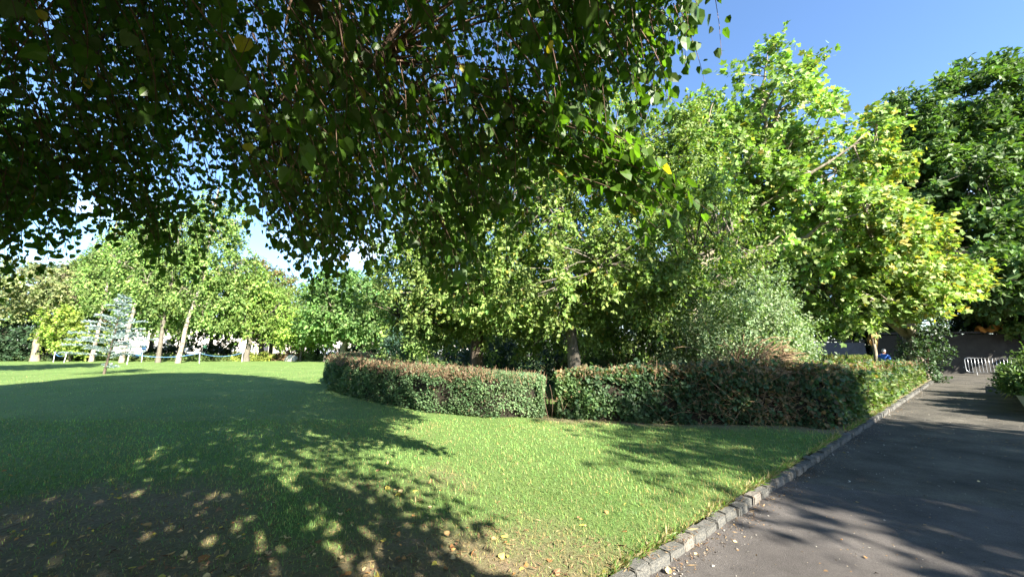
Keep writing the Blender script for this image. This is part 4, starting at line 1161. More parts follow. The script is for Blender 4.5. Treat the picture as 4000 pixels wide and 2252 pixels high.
    if brown_fn is not None:
        pb = brown_fn(Ppos + base, out)
        k = rng.rand(N) < pb
        Cc[k] = tints(rng, brown, int(k.sum()), .28, .1)
    dk = np.linalg.norm((Ppos + base)[:, :2], axis=1)
    S = leaf * np.clip(dk / 10.5, .85, 1.5) * np.exp(rng.normal(0, .22, N))
    # stray leafy shoots standing out of the outline
    ns = int(L * 11); f = rng.randint(1, 118, ns); tp = rng.rand(ns) < .55
    al = np.where(tp, rng.uniform(-1, .6, ns), -1.0)
    o_ = np.column_stack([P[f, :2] + Nn[f] * (al * P[f, 2] * .92)[:, None] - base[:2], np.where(tp, .93, rng.uniform(.15, .95, ns)) * P[f, 3]])
    dr = nrm(np.where(tp[:, None], np.array([0, 0, 1.0]), np.column_stack([-Nn[f], np.full(ns, .25)])) + rng.normal(0, .38, (ns, 3)))
    sl = (.14 + .22 * rng.rand(ns) ** 2)
    lp = (o_[:, None] + dr[:, None] * (np.linspace(.15, 1, 11)[None, :, None] * sl[:, None, None])).reshape(-1, 3) + rng.normal(0, .022, (ns * 11, 3))
    Ppos = np.concatenate([Ppos, lp]); S = np.concatenate([S, leaf * .9 * np.exp(rng.normal(0, .2, ns * 11))])
    D = np.concatenate([D, nrm(np.repeat(dr, 11, 0) * .4 + rand_dir(rng, ns * 11))]); Nm = np.concatenate([Nm, nrm(np.array([0, -.2, .6]) + rand_dir(rng, ns * 11) * .7)])
    Cc = np.concatenate([Cc, tints(rng, mul(colour, 1.25), ns * 11, .2, .08)])
    leaf_mass('foliage', tpl, Ppos, D, Nm, S, Cc, M[mat], hd)
    # clipped twigs: straight stubs standing out of the top and bristling from the face
    n = twig_n
    f = rng.rand(n) * 118; i0 = f.astype(int)
    top = rng.rand(n) < .8
    al = np.where(top, rng.uniform(-.95, .95, n), -1.0)
    z0 = np.where(top, P[i0, 3] * .80, rng.uniform(.1, .95, n) * P[i0, 3])
    o_ = np.column_stack([P[i0, :2] + Nn[i0] * (al * P[i0, 2] * np.where(top, 1, .9))[:, None] - base[:2], z0])
    dr = np.where(top[:, None], np.column_stack([np.zeros(n), np.zeros(n), np.ones(n)]) + rng.normal(0, .3, (n, 3)), np.column_stack([-Nn[i0], np.full(n, .35)]) + rng.normal(0, .5, (n, 3)))
    ln = np.where(top, .22 + .16 * rng.rand(n) ** 2, .10 + .20 * rng.rand(n))
    q = o_[:, None] + nrm(dr)[:, None] * (np.linspace(0, 1, 3)[None, :, None] * ln[:, None, None])
    Rr = np.clip(np.linalg.norm(P[i0, :2], axis=1) / 10, .8, 2)[:, None] * np.array([[.0035, .003, .0018]])
    V, F = tubes(q, Rr, 3)
    link('twigs', np_mesh('twigs', V, F, M['dry_twig']), hd)['kind'] = 'stuff'
    return hd

BR = (.145, .105, .062)
lineA = [(.72, 9.95, .62, .90), (-.4, 9.95, .68, .98), (-1.75, 10.5, .72, 1.06), (-4.0, 12.75, .75, 1.14), (-6.3, 15.5, .78, 1.20), (-8.55, 19.6, .8, 1.26), (-9.6, 24.5, .8, 1.3)]
def brownA(P, out):
    h = np.interp(P[:, 0], [-9, -6.3, -4, -1.75, -.4, .72], [1.3, 1.2, 1.14, 1.06, .98, .9])
    return np.where(P[:, 2] > h * (.84 + .05 * np.sin(P[:, 0] * 5) + .04 * np.sin(P[:, 0] * 13)), .78, .03) * np.clip((-.15 - P[:, 0]) / .8, .02, 1)
def tintA(P):
    # paler right end: another leafy plant, with its sunlight put into the tint
    k = np.clip((P[:, 0] + .75) / .7 + .35 * np.sin(P[:, 2] * 6 + P[:, 0] * 4), 0, 1)[:, None]
    return 1 + k * np.array([[.75, .55, .75]])
def tintB(P):
    k = np.clip((2.6 - P[:, 0]) / 1.2 + .4 * np.sin(P[:, 2] * 6 + P[:, 0] * 3), 0, 1)[:, None]
    s_, t_ = to_st(P)
    k2 = np.clip((s_ - 8) / 3, 0, 1)[:, None]  # kerb side yellower and lighter: sunlight put into the leaf tint
    return 1 + k * np.array([[.7, .6, .25]]) + k2 * np.array([[1.15, .75, .15]])
make_hedge('hedge', 'left hedge curving away across the lawn, its clipped top brown and twiggy', lineA, 'waist-high hedges round the lime bed', (.072, .125, .05), .056, 4500, 201, BR, brownA, 3400, tint_fn=tintA)
# right hedge: face across the lawn, rounding the corner and following the kerb
c1 = [st(s_, .93) for s_ in (7.6, 9, 12, 16, 20, 24, 27.9)]
lineB = [(1.25, 9.85, .62, 1.0), (2.4, 9.58, .68, 1.08), (3.8, 9.28, .72, 1.17), (5.2, 8.98, .74, 1.2), (6.1, 8.98, .72, 1.2)] + [(x, y, .72 - .05 * (i > 3), (1.16, 1.13, 1.06, .99, .92, .86, .82)[i]) for i, (x, y) in enumerate(c1)]
def brownB(P, out):
    s_, t_ = to_st(P)
    top = np.where(out[:, 2] > .5, .45, 0)  # dry brown top, made commoner to paint in its sunlit strip
    mid_ = np.clip(1 - np.abs(P[:, 0] - 6.0) / 2.3, 0, 1) * .34
    return np.clip(top + mid_ + .02 + .08 * (np.sin(P[:, 0] * 2) > .6), 0, .85)
hb = make_hedge('hedge', 'long right hedge with ivy leaves and dry twigs following the kerb', lineB, 'waist-high hedges round the lime bed', (.052, .092, .042), .080, 3000, 202, (.19, .14, .07), brownB, 3200, tpl=ROUND_LEAF, tint_fn=tintB)
lineC = [(2.2, 16.8, .6, 1.15), (6, 17.6, .6, 1.15), (10, 19.2, .6, 1.15)]
make_hedge('hedge', 'inner hedge with a sunlit brown end behind the leaning lime trunk', lineC, 'waist-high hedges round the lime bed', (.08, .11, .04), .06, 1600, 203, BR, lambda P, o: np.full(len(P), .5), 400)
lineD = [(15.5, 23.6, .5, 1.15), (19, 24.2, .5, 1.15), (23.5, 25.6, .5, 1.1)]
make_hedge('hedge', 'low clipped hedge beyond the side path behind the person', lineD, 'waist-high hedges round the lime bed', (.11, .15, .035), .06, 1500, 204, (.2, .16, .06), lambda P, o: np.full(len(P), .15), 200)

# dry sticks and cut stems bristling from the right part of the hedge face
rng = RS(209)
b = Bag()
for i in range(420):
    x = np.clip(rng.normal(5.3, .9), 3.2, 6.75)
    y = np.interp(x, [1.25, 2.4, 3.8, 5.2, 6.1, 6.75], [9.2, 8.9, 8.56, 8.25, 8.22, 8.55]) + rng.normal(.02, .05)
    z = rng.uniform(.08, 1.2)
    d = nrm(np.array([rng.normal(0, .8), rng.normal(-.12, .25), rng.normal(.25, .6)])) * rng.uniform(.15, .5)
    p = np.array([x, y, z]); q = p + d
    b.tube([p, (p + q) / 2 + rng.normal(0, .03, 3), q], [.0045, .004, .002], 3)
ds = b.obj('dry_sticks', M['dry_twig'], hb, False); ds['kind'] = 'stuff'
ds.matrix_parent_inverse = Matrix.Translation(-hb.location)
# brown bare stems in the gap between the hedges
rng = RS(210)
gs = empty('bare_shoots', (.98, 9.75, 0), 'reddish-brown leafless shoots standing in the gap between the hedges', 'shoots')
for i in range(16):
    p0 = np.array([rng.normal(0, .16), rng.normal(0, .2), -.03]); e = p0 + np.array([rng.normal(0, .16), rng.normal(-.1, .12),     .55 + .45 * rng.rand()])
    b = Bag(); b.tube(bez(p0, (p0 + e) / 2 + rng.normal(0, .06, 3), e, 6), np.linspace(.009, .003, 6), 5); b.obj('shoot', M['twig'], gs, True)

# ------------------------------------------------------------------ walls at the end of the path
mat_wall = rough_material('wall_render_grey', (.07, .077, .095), (.105, .115, .14), 3, .9, .3)  # blue-grey render, darkened so the colour carries the shade on it
mat_wall2 = rough_material('wall_render_shaded', (.030, .028, .025), (.05, .047, .042), 3, .9, .3)  # tree shade painted into the render by a lowered albedo
mat_cop = rough_material('wall_coping', (.035, .035, .035), (.065, .065, .065), 6, .9, .4)
def wall(name, a, c, h_, th, mat, lab, cop=.14):
    a = np.array(a, float); c = np.array(c, float)
    L = np.linalg.norm(c - a); rz = math.atan2(c[1] - a[1], c[0] - a[0])
    w = empty(name, (*((a + c) / 2), -.16), lab, 'wall', rz=rz)
    b = Bag(); b.box((0, 0, h_ / 2), (L, th, h_)); b.obj('wall_face', mat, w)
    n = max(1, int(L / .9))
    b0 = Bag(); b0.box((0, 0, cop / 2), (L / n - .012, th + .10, cop)); me = b0.mesh('coping_stone', mat_cop)
    for k in range(n):
        o = link('coping_stone', me, w); o.location = (-L / 2 + L / n * (k + .5), 0, h_ + cop / 2 - .01 + .004)
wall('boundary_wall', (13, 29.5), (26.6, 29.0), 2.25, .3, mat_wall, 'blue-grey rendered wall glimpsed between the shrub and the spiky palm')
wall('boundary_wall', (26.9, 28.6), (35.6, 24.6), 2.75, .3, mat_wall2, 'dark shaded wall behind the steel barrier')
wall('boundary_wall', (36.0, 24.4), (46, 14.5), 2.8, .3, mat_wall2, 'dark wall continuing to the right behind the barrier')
gp = empty('gate_pillar', (34.2, 24.7, -.16), 'grey stained pillar against the dark wall behind the barrier', 'pillar')
b = Bag(); b.box((0, 0, 1.3), (.9, .6, 2.6), -.45); b.obj('shaft', rough_material('pillar_stained', (.18, .17, .16), (.50, .48, .45), 2.2, .9, .3, stretch=(2, 2, .35)), gp)
b = Bag(); b.box((0, 0, 2.68), (1.05, .75, .16), -.45); b.obj('cap', mat_cop, gp)
# orange sheeting lying along the wall top
rng = RS(220)
n1, n2 = 22, 8
uu, vv = np.meshgrid(np.linspace(-1.5, 1.5, n1), np.linspace(-1, 1, n2), indexing='ij')
zz = (1 - vv ** 2) * (.34 + .10 * np.sin(uu * 4)) + .05 * np.sin(uu * 9 + vv * 5) + .22 * np.clip(uu, 0, 1)
V = np.column_stack([uu.ravel(), vv.ravel() * .32, zz.ravel()])
ii = np.arange(n1 * n2).reshape(n1, n2)
F = np.stack([ii[:-1, :-1], ii[1:, :-1], ii[1:, 1:], ii[:-1, 1:]], -1).reshape(-1, 4)
F = np.concatenate([F])
og = link('orange_sheeting', np_mesh('orange_sheeting', V, F, plain_material('sheeting_orange', (.75, .30, .06), .55), smooth=True))
og.location = (32.6, 25.97, 2.72); og.rotation_euler = (0, 0, -.43); og.scale = (.42, 1, 1)
tag(og, 'crumpled bright orange sheeting on top of the dark wall', 'sheeting')

# ------------------------------------------------------------------ spiky plants by the wall
def spiky(name, lab, base, trunk_h, n, L, colour, seed, dead=0):
    rng = RS(seed)
    t = empty(name, base, lab, 'palm')
    if trunk_h > .1:
        b = Bag(); b.tube([(0, 0, -.1), (.03, 0, trunk_h * .5), (0, 0, trunk_h)], [.13, .10, .11], 10); b.obj('trunk', M['bark_pale'], t, True)
    d = rand_dir(rng, n); d[:, 2] = np.abs(d[:, 2]) * .9 - .15; d = nrm(d)
    P = np.repeat(np.array([[0, 0, trunk_h]]), n, 0)
    K = 6
    u = np.linspace(0, 1, K)
    l_ = L * (.75 + .4 * rng.rand(n))
    ctr = P[:, None] + d[:, None] * (u[None, :, None] * l_[:, None, None]); ctr[..., 2] -= (u[None] ** 2.2) * l_[:, None] * .42
    sd = nrm(np.cross(d, [0, 0, 1.0]))
    w = (.035 * np.array([.7, 1.2, 1.25, 1.0, .7, .05]))[None, :, None] * (L / .9)
    A = ctr + sd[:, None] * w; B_ = ctr - sd[:, None] * w
    V = np.stack([A, B_], 2).reshape(-1, 3)
    k = np.arange(K - 1) * 2
    q = np.stack([k, k + 2, k + 3, k + 1], -1)
    F = (q[None] + (np.arange(n) * K * 2)[:, None, None]).reshape(-1, 4)
    C = np.repeat(tints(rng, colour, n, .2, .06), K * 2, 0)
    if n <= 300:
        o = link('leaves', np_mesh('leaves', V, F, M['leaf_dark'], C), t); o['kind'] = 'stuff'
    if dead:
        p0 = np.column_stack([rng.normal(0, .07, dead), rng.normal(0, .07, dead), trunk_h - rng.rand(dead) * .4])
        dd = np.column_stack([rng.normal(0, .10, dead), rng.normal(0, .10, dead), -np.ones(dead)])
        leaf_mass('dead_leaves', STRAP, p0, dd, rand_dir(rng, dead), .6 + .5 * rng.rand(dead), tints(rng, (.36, .25, .12), dead, .2), M['dry_leaf'], t)
    return t
spiky('cabbage_palm', 'low spiky green palm in front of the blue-grey wall', (21.0, 24.3, -.1), .55, 110, 1.35, (.10, .16, .045), 231)
spiky('cabbage_palm', 'taller palm with a skirt of dead straw-coloured leaves', (22.0, 23.3, -.1), 3.0, 60, 1.0, (.09, .14, .045), 232, dead=26)

# ------------------------------------------------------------------ planter along the right side of the path
pl = empty('planter_wall', (*st(18, -2.9), PZ), 'low rendered planter wall along the right side of the path', 'planter', rz=KA)
mat_plw = rough_material('planter_render', (.42, .41, .38), (.60, .58, .54), 5, .85, .3)
b = Bag(); b.box((1.0, .40, .21), (13.0, .18, .46)); b.obj('front_wall', mat_plw, pl)
b = Bag(); b.box((-5.52, -.55, .2085), (.18, 1.72, .463)); b.obj('end_wall', mat_plw, pl)
b = Bag(); b.box((1.0, -.57, .13), (12.7, 1.72, .44)); b.obj('soil', mat_soil, pl)
def hebe(s_, t_, r, h_, lab, seed, colour=(.10, .16, .042)):
    x, y = st(s_, t_)
    return make_shrub('hebe', lab, (x, y, .4), [(0, 0, h_ * .5, r, r, h_ * .6), (-r * .3, .1, h_ * .35, r * .8, r * .8, h_ * .45)], SMALL_LEAF, .085, 130, 6, 10, .26, colour, M['leaf_soft'], M['twig'], seed, group='shrubs in the planter right of the path', rise=.35)
hebe(20.3, -3.25, .8, .95, 'rounded green shrub spilling over the planter in front of the barrier', 241)
hebe(23.4, -4.1, .9, .7, 'green shrub at the far end of the planter', 242, (.07, .12, .035))
hebe(17.0, -3.4, .8, .7, 'dark low shrub in the middle of the planter', 243, (.06, .11, .035))
hebe(13.6, -3.2, .55, .4, 'small green shrub at the near end of the planter', 244, (.09, .15, .04))
hebe(14.9, -2.75, .5, .45, 'low green shrub added to break the near planter shadow', 246, (.08, .13, .035))  # this and the next two added to roughen the planter's shadow edge
hebe(16.2, -2.7, .42, .6, 'upright small shrub added to break the planter shadow before the yellow strap-leaved plant', 247, (.09, .13, .045))
hebe(18.9, -2.8, .5, .55, 'small shrub added to break the planter shadow between the yellow plant and the big rounded shrub', 248, (.08, .14, .04))
x, y = st(17.6, -2.55)
t = spiky('strap_plant', 'yellow strap-leaved plant leaning over the planter wall', (x, y, .40), .02, 60, .75, (.42, .36, .07), 245)
t['category'] = 'plant'

# ------------------------------------------------------------------ steel crowd barrier
mat_steel = plain_material('galvanised_steel', (.66, .68, .70), .38, .75, .5, .08)
cbx, cby = st(36.4, -2.15)
cb = empty('crowd_barrier', (cbx, cby, PZ), 'galvanised steel crowd barrier standing across the end of the path', 'barrier', rz=KA - PI / 2 + .02)
Wd, Z0, Z1, rc = 2.3, .2, 1.12, .17
pts = []
for cx_, cz_, a0_ in ((Wd / 2 - rc, Z1 - rc, 0), (-Wd / 2 + rc, Z1 - rc, 90), (-Wd / 2 + rc, Z0 + rc, 180), (Wd / 2 - rc, Z0 + rc, 270)):
    for k in range(6):
        a = math.radians(a0_ + k * 18)
        pts.append((cx_ + rc * math.cos(a), 0, cz_ + rc * math.sin(a)))
pts.append(pts[0])
b = Bag(); b.tube(pts, [.021] * len(pts), 10); b.obj('frame', mat_steel, cb, True)
b0 = Bag(); b0.tube([(0, 0, Z0), (0, 0, .65), (0, 0, Z1)], [.008] * 3, 8); bar_me = b0.mesh('bar', mat_steel, True)
for k in range(15):
    o = link('bar', bar_me, cb); o.location = (-Wd / 2 + .135 + k * (Wd - .27) / 14, 0, 0)
for sx in (-.72, .72):
    b = Bag(); b.tube([(sx, -.27, .02), (sx, -.12, .05), (sx, 0, Z0), (sx, .12, .05), (sx, .27, .02)], [.02, .02, .02, .02, .02], 8); b.obj('foot', mat_steel, cb, True)
b = Bag(); b.tube([(-Wd / 2 - .01, 0, .55), (-Wd / 2 - .09, 0, .53), (-Wd / 2 - .09, 0, .42)], [.012, .012, .012], 6); b.obj('hook', mat_steel, cb, True)
b = Bag(); b.tube([(Wd / 2 + .01, 0, .6), (Wd / 2 + .07, 0, .6), (Wd / 2 + .07, 0, .5), (Wd / 2 + .01, 0, .5)], [.012] * 4, 6); b.obj('eye', mat_steel, cb, True)

# ------------------------------------------------------------------ the person beyond the hedge
def skin_mesh(name, verts, edges, radii, mat, parent, sub=1, root=0):
    me = bpy.data.meshes.new(name)
    me.from_pydata(verts, edges, [])
    o = link(name, me, parent)
    sk = o.modifiers.new('skin', 'SKIN')
    sk.use_smooth_shade = True
    for i, r in enumerate(radii):
        v = me.skin_vertices[0].data[i]
        v.radius = (r, r) if not isinstance(r, tuple) else r
        v.use_root = (i == root)
    if sub:
        s_ = o.modifiers.new('sub', 'SUBSURF'); s_.levels = sub; s_.render_levels = sub
    dg = bpy.context.evaluated_depsgraph_get()
    nm = bpy.data.meshes.new_from_object(o.evaluated_get(dg))
    o.modifiers.clear(); o.data = nm
    nm.materials.clear(); nm.materials.append(mat)
    for p in nm.polygons: p.use_smooth = True
    return o
mat_skin = plain_material('skin', (.55, .33, .25), .5, 0, .35, .06)
mat_jacket = rough_material('jacket_blue', (.025, .10, .42), (.05, .17, .60), 6, .6, .3)
mat_trs = rough_material('trousers_dark', (.03, .033, .045), (.05, .055, .07), 8, .85, .3)
mat_hair = rough_material('hair_grey', (.38, .35, .33), (.60, .57, .55), 30, .8, .5)
mat_shoe = plain_material('shoe_dark', (.03, .025, .02), .5)
def person(loc, rz):
    p = empty('person', loc, 'person with short grey hair in a blue jacket walking behind the hedge', 'person', rz=rz)
    # local: faces +x, about 1.62 m tall, mid stride with both arms bent forward
    V = []; E = []; Rd = []
    def add(v, r, par=None):
        V.append(v); Rd.append(r)
        if par is not None: E.append((par, len(V) - 1))
        return len(V) - 1
    pel = add((0, 0, .86), (.13, .16)); waist = add((.01, 0, 1.0), (.115, .15), pel); ch = add((.02, 0, 1.2), (.125, .18), waist)
    up_ = add((.02, 0, 1.33), (.085, .13), ch); nk = add((.035, 0, 1.41), .055, up_); jaw = add((.06, 0, 1.475), (.072, .066), nk); hd_ = add((.05, 0, 1.54), (.098, .077), jaw); cr_ = add((.04, 0, 1.60), (.062, .055), hd_)
    nose = add((.150, 0, 1.515), .014, hd_)
    for s_ in (-1, 1):
        ear = add((.04, s_ * .082, 1.52), .017, hd_)
        sh = add((.02, s_ * .175, 1.32), .062, up_); el = add((-.02, s_ * .235, 1.07), .046, sh); wr = add((.17, s_ * .20, .96), .030, el)
        pm = add((.235, s_ * .19, .945), (.022, .036), wr)
        for k in range(4):
            f1 = add((.29, s_ * (.165 + k * .018), .935), .0095, pm); add((.325 - .006 * k, s_ * (.165 + k * .018), .905), .008, f1)
        th = add((.245, s_ * .145, .955), .011, pm); add((.285, s_ * .130, .950), .009, th)
        st_ = .20 * s_
        hp = add((0, s_ * .09, .80), .092, pel); kn_ = add((st_ * .75 + .04, s_ * .09, .45), .060, hp); an = add((st_ * 1.15 - .03, s_ * .09, .09), .038, kn_)
        add((st_ * 1.15 + .11, s_ * .10, .035), (.036, .030), an)
    skin_mesh('body', V, E, Rd, mat_skin, p, 2)
    # jacket
    V2 = [(0, 0, .80), (.01, 0, 1.0), (.02, 0, 1.2), (.02, 0, 1.335), (.03, 0, 1.385)]; E2 = [(0, 1), (1, 2), (2, 3), (3, 4)]; R2 = [(.16, .19), (.15, .18), (.155, .205), (.105, .15), (.075, .085)]
    for s_ in (-1, 1):
        i = len(V2)
        V2 += [(.02, s_ * .18, 1.325), (-.02, s_ * .24, 1.07), (.145, s_ * .205, .968)]; E2 += [(3, i), (i, i + 1), (i + 1, i + 2)]; R2 += [.082, .066, .048]
    skin_mesh('jacket', V2, E2, R2, mat_jacket, p, 2)
    V3 = [(0, 0, .86)]; E3 = []; R3 = [(.15, .175)]
    for s_ in (-1, 1):
        st_ = .20 * s_; i = len(V3)
        V3 += [(0, s_ * .092, .79), (st_ * .75 + .04, s_ * .09, .45), (st_ * 1.15 - .03, s_ * .09, .10)]; E3 += [(0, i), (i, i + 1), (i + 1, i + 2)]; R3 += [.108, .078, .06]
    skin_mesh('trousers', V3, E3, R3, mat_trs, p, 2)
    for s_ in (-1, 1):
        st_ = .20 * s_
        skin_mesh('shoe', [(st_ * 1.15 - .06, s_ * .09, .05), (st_ * 1.15 + .04, s_ * .095, .05), (st_ * 1.15 + .15, s_ * .10, .035)], [(0, 1), (1, 2)], [.05, .048, .036], mat_shoe, p, 1)
    # close-cropped grey hair: a cap over the back and top of the head
    bm = bmesh.new(); bmesh.ops.create_uvsphere(bm, u_segments=20, v_segments=14, radius=1)
    bmesh.ops.delete(bm, geom=[v for v in bm.verts if v.co.z < -.35 + .75 * max(0, v.co.x + .2)], context='VERTS')
    for v in bm.verts: v.co = Vector((v.co.x * .113 + .040, v.co.y * .090, v.co.z * .105 + 1.555))
    me = bpy.data.meshes.new('hair'); bm.to_mesh(me); bm.free(); me.materials.append(mat_hair)
    for q in me.polygons: q.use_smooth = True
    link('hair', me, p)
    return p
person((20.2, 20.9, -.06), KA - .35)

# ------------------------------------------------------------------ trees out of frame on the right that shade the path and hedge
make_tree('street_lime', 'lime tree standing beyond the right edge, shading the path', 'tree', (13.5, -2.6, -.1),
          [(0, 0, -.1), (.1, 0, 3), (0, .2, 8)], .35,
          [(0, -.2, 6.6, 4.7, 4.6, 3.4), (-.8, 1.2, 4.4, 3.8, 3.4, 1.7), (1.2, -2.2, 9.2, 3.8, 3.8, 2.6), (-2.4, 4.0, 10.4, 2.0, 2.2, 2.3)],  # last lobe added to cast shade on the leaning lime
          SMALL_LEAF, .22, 600, 6, 9, .8, (.06, .11, .02), M['leaf'], M['bark_grey'], seed=301, n_limbs=10, inner=.4)
for i, (s_, t_, h_, r_) in enumerate([(15.6, -10, 6.0, .55), (18.4, -9.5, 4.6, .22), (20.3, -10.5, 6.5, .6)]):
    x, y = st(s_, t_)
    x += 5.5; y -= 2.5
    make_tree('slender_tree', ['slender cypress right of the planter, nearest the camera', 'thin sapling between the two slender cypresses', 'slender cypress right of the planter, farthest along the path'][i], 'tree', (x, y, -.1),
              [(0, 0, -.1), (0, 0, h_ * .4), (0, 0, h_)], .09, [(0, 0, h_ * .52, r_, r_, h_ * .5)], SMALL_LEAF, .12, 90, 5, 8, .3, (.05, .09, .03), M['leaf_soft'], M['bark'], seed=310 + i, group='slender trees right of the planter', n_limbs=5, inner=.2, limb_parts=False)

make_tree('oak_tree', 'unseen dark tree added beyond the right edge to shade the wall', 'tree', (48, 16.0, -.1),
          [(0, 0, -.1), (0, 0, 4), (-.5, 0, 9)], .5, [(0, 0, 9, 6.5, 6, 5.0), (-2.5, 1.5, 5.0, 4, 4, 2.6), (3, -3, 8, 4, 4, 4)],  # unseen tree, added for the shade of its crown on the wall
          SMALL_LEAF, .38, 620, 6, 9, 1.05, mul(D_C, .85), M['leaf_soft'], M['bark_grey'], seed=54, group='dark trees at the right edge', n_limbs=9, inner=.5)
make_tree('street_lime', 'lime tree beyond the left edge shading the far side of the lawn', 'tree', (-32.5, 19.5, -.1),
          [(0, 0, -.1), (0, 0, 5), (0, 0, 11)], .4, [(0, 0, 12.5, 4.6, 4.6, 4.4), (-3.5, -1, 10.5, 3.5, 3.5, 3)], SMALL_LEAF, .34, 300, 6, 9, .9, (.05, .10, .02), M['leaf'], M['bark_grey'], seed=302, n_limbs=8, inner=.4)
# ------------------------------------------------------------------ grass
def grass(name, n, box, h_, wd, seed, thin=True, label=''):
    """blades over a patch of lawn given as y range, x half angle; sparser where the ground is bare"""
    rng = RS(seed)
    y0, y1, pw = box
    y = (y0 ** (1 - pw) + rng.rand(n) * (y1 ** (1 - pw) - y0 ** (1 - pw))) ** (1 / (1 - pw)) if pw != 1 else y0 * (y1 / y0) ** rng.rand(n)
    x = (rng.rand(n) * 2 - 1) * y * 1.42
    s_, t_ = to_st(np.column_stack([x, y]))
    ok = t_ > .04
    b_ = bare_amount(x, y)
    tuft = np.sin(x * 5.3 + 1.1 * np.sin(y * 3)) * np.sin(y * 4.9 + np.sin(x * 4))
    ok &= rng.rand(n) > np.clip(b_ * (1.0 - .30 * (tuft > .3)), 0, .80)
    x, y, t_, b_ = x[ok], y[ok], t_[ok], b_[ok]
    n = len(x)
    z = lawn_h(x, y, t_)
    P = np.column_stack([x, y, z])
    a = rng.rand(n) * 2 * PI
    lean = np.abs(rng.normal(0, .55, n))
    edge = np.clip(1 - t_ / .45, 0, 1)
    H = h_ * np.exp(rng.normal(0, .3, n)) * np.clip(y / 4.0, .8, 1.15)
    D = np.column_stack([np.sin(a) * lean, np.cos(a) * lean, np.ones(n)]); D = nrm(D)
    W = wd * np.clip(y / 3.2, .8, 6)
    sd = np.column_stack([np.cos(a + rng.normal(0, .6, n)), -np.sin(a), np.zeros(n)]); sd = nrm(sd)
    A = P - sd * W[:, None] * .5; B_ = P + sd * W[:, None] * .5
    m_ = P + D * (H * .55)[:, None]
    tip = P + D * H[:, None] + np.column_stack([np.sin(a), np.cos(a), np.full(n, -.25)]) * (H * .38)[:, None]
    V = np.stack([A, B_, m_ + sd * W[:, None] * .36, m_ - sd * W[:, None] * .36, tip], 1).reshape(-1, 3)
    k = (np.arange(n) * 5)[:, None]
    F4 = k + np.array([[0, 1, 2, 3]]); F3 = k + np.array([[3, 2, 4]])
    pw_ = np.clip(np.sin(x * 1.35 + 1.2 * np.sin(y * 1.1)) * np.sin(y * 1.6 + np.sin(x * .9)) + .5 * np.sin(x * 3.7 - y * 2.9), 0, 1)
    pat = np.exp(.16 * np.sin(x * .9 + 1) * np.sin(y * 1.1) + .14 * np.sin(x * 3.1 + y * 2.2))[:, None]
    C = tints(rng, (.170, .275, .075), n, .28, .16, None, 0, pat)
    dry = rng.rand(n) < np.clip(.10 + .26 * pw_ + .5 * b_ + .7 * edge ** 2, 0, .8)
    C[dry] = tints(rng, (.33, .27, .11), int(dry.sum()), .25, .06)
    C5 = np.repeat(C, 5, 0)
    me = np_mesh(name, V, [F4, F3], M['grass'], C5)
    return tag(link(name, me), label, 'grass', kind='stuff')
grass('grass', 150000, (1.7, 9.0, 1.35), .033, .0042, 401, label='short green grass blades of the near lawn')
grass('grass', 70000, (8.0, 42.0, 1.5), .028, .0030, 402, label='grass blades of the far lawn')

def kerb_grass():
    rng = RS(405)
    n = 9000
    s_ = -3 + 17 * rng.rand(n) ** 1.3; t_ = rng.uniform(.035, .12, n)
    k = np.sin(s_ * 5.1) + np.sin(s_ * 2.3 + 1) + rng.normal(0, .6, n) > -.4
    s_, t_ = s_[k], t_[k]; n = len(s_)
    P = np.column_stack([st_arr(s_, t_), np.full(n, -.006)])
    D = np.column_stack([-KN[0] * np.ones(n), -KN[1] * np.ones(n), np.full(n, .75)]) * np.array([1, 1, 1]) * rng.uniform(.3, 1.2, (n, 1)) + rng.normal(0, .45, (n, 3)); D[:, 2] = np.abs(D[:, 2]) + .25
    C = np.where((rng.rand(n) < .5)[:, None], np.array([[.15, .25, .06]]), np.array([[.33, .27, .13]])) * np.exp(rng.normal(0, .25, (n, 1)))
    o = leaf_mass('grass', STRAW, P, D, rand_dir(rng, n), .062 * np.exp(rng.normal(0, .3, n)), C, M['grass'])
    tag(o, 'unclipped grass and straw hanging over the kerb stones', 'grass', kind='stuff')
kerb_grass()
def grit():
    rng = RS(406)
    n = 5200
    s_ = -1 + 24 * rng.rand(n) ** 1.5; e = rng.rand(n) < .45
    t_ = np.where(e, -.07 - np.abs(rng.normal(0, .12, n)), rng.uniform(-2.5, -.1, n))
    P = np.column_stack([st_arr(s_, t_), np.full(n, PZ + .009)])
    C = np.array([(.34, .32, .28), (.20, .17, .13), (.10, .08, .06), (.26, .17, .09)])[rng.randint(0, 4, n)] * np.exp(rng.normal(0, .25, (n, 1)))
    o = leaf_mass('grit', SMALL_LEAF, P, rand_dir(rng, n) * np.array([1, 1, .25]), nrm(np.array([0, 0, 1.0]) + rng.normal(0, .35, (n, 3))), .014 * np.exp(rng.normal(0, .45, n)), C, M['dry_leaf'])
    tag(o, 'grit, twig bits and leaf crumbs on the path', 'grit', kind='stuff')
grit()

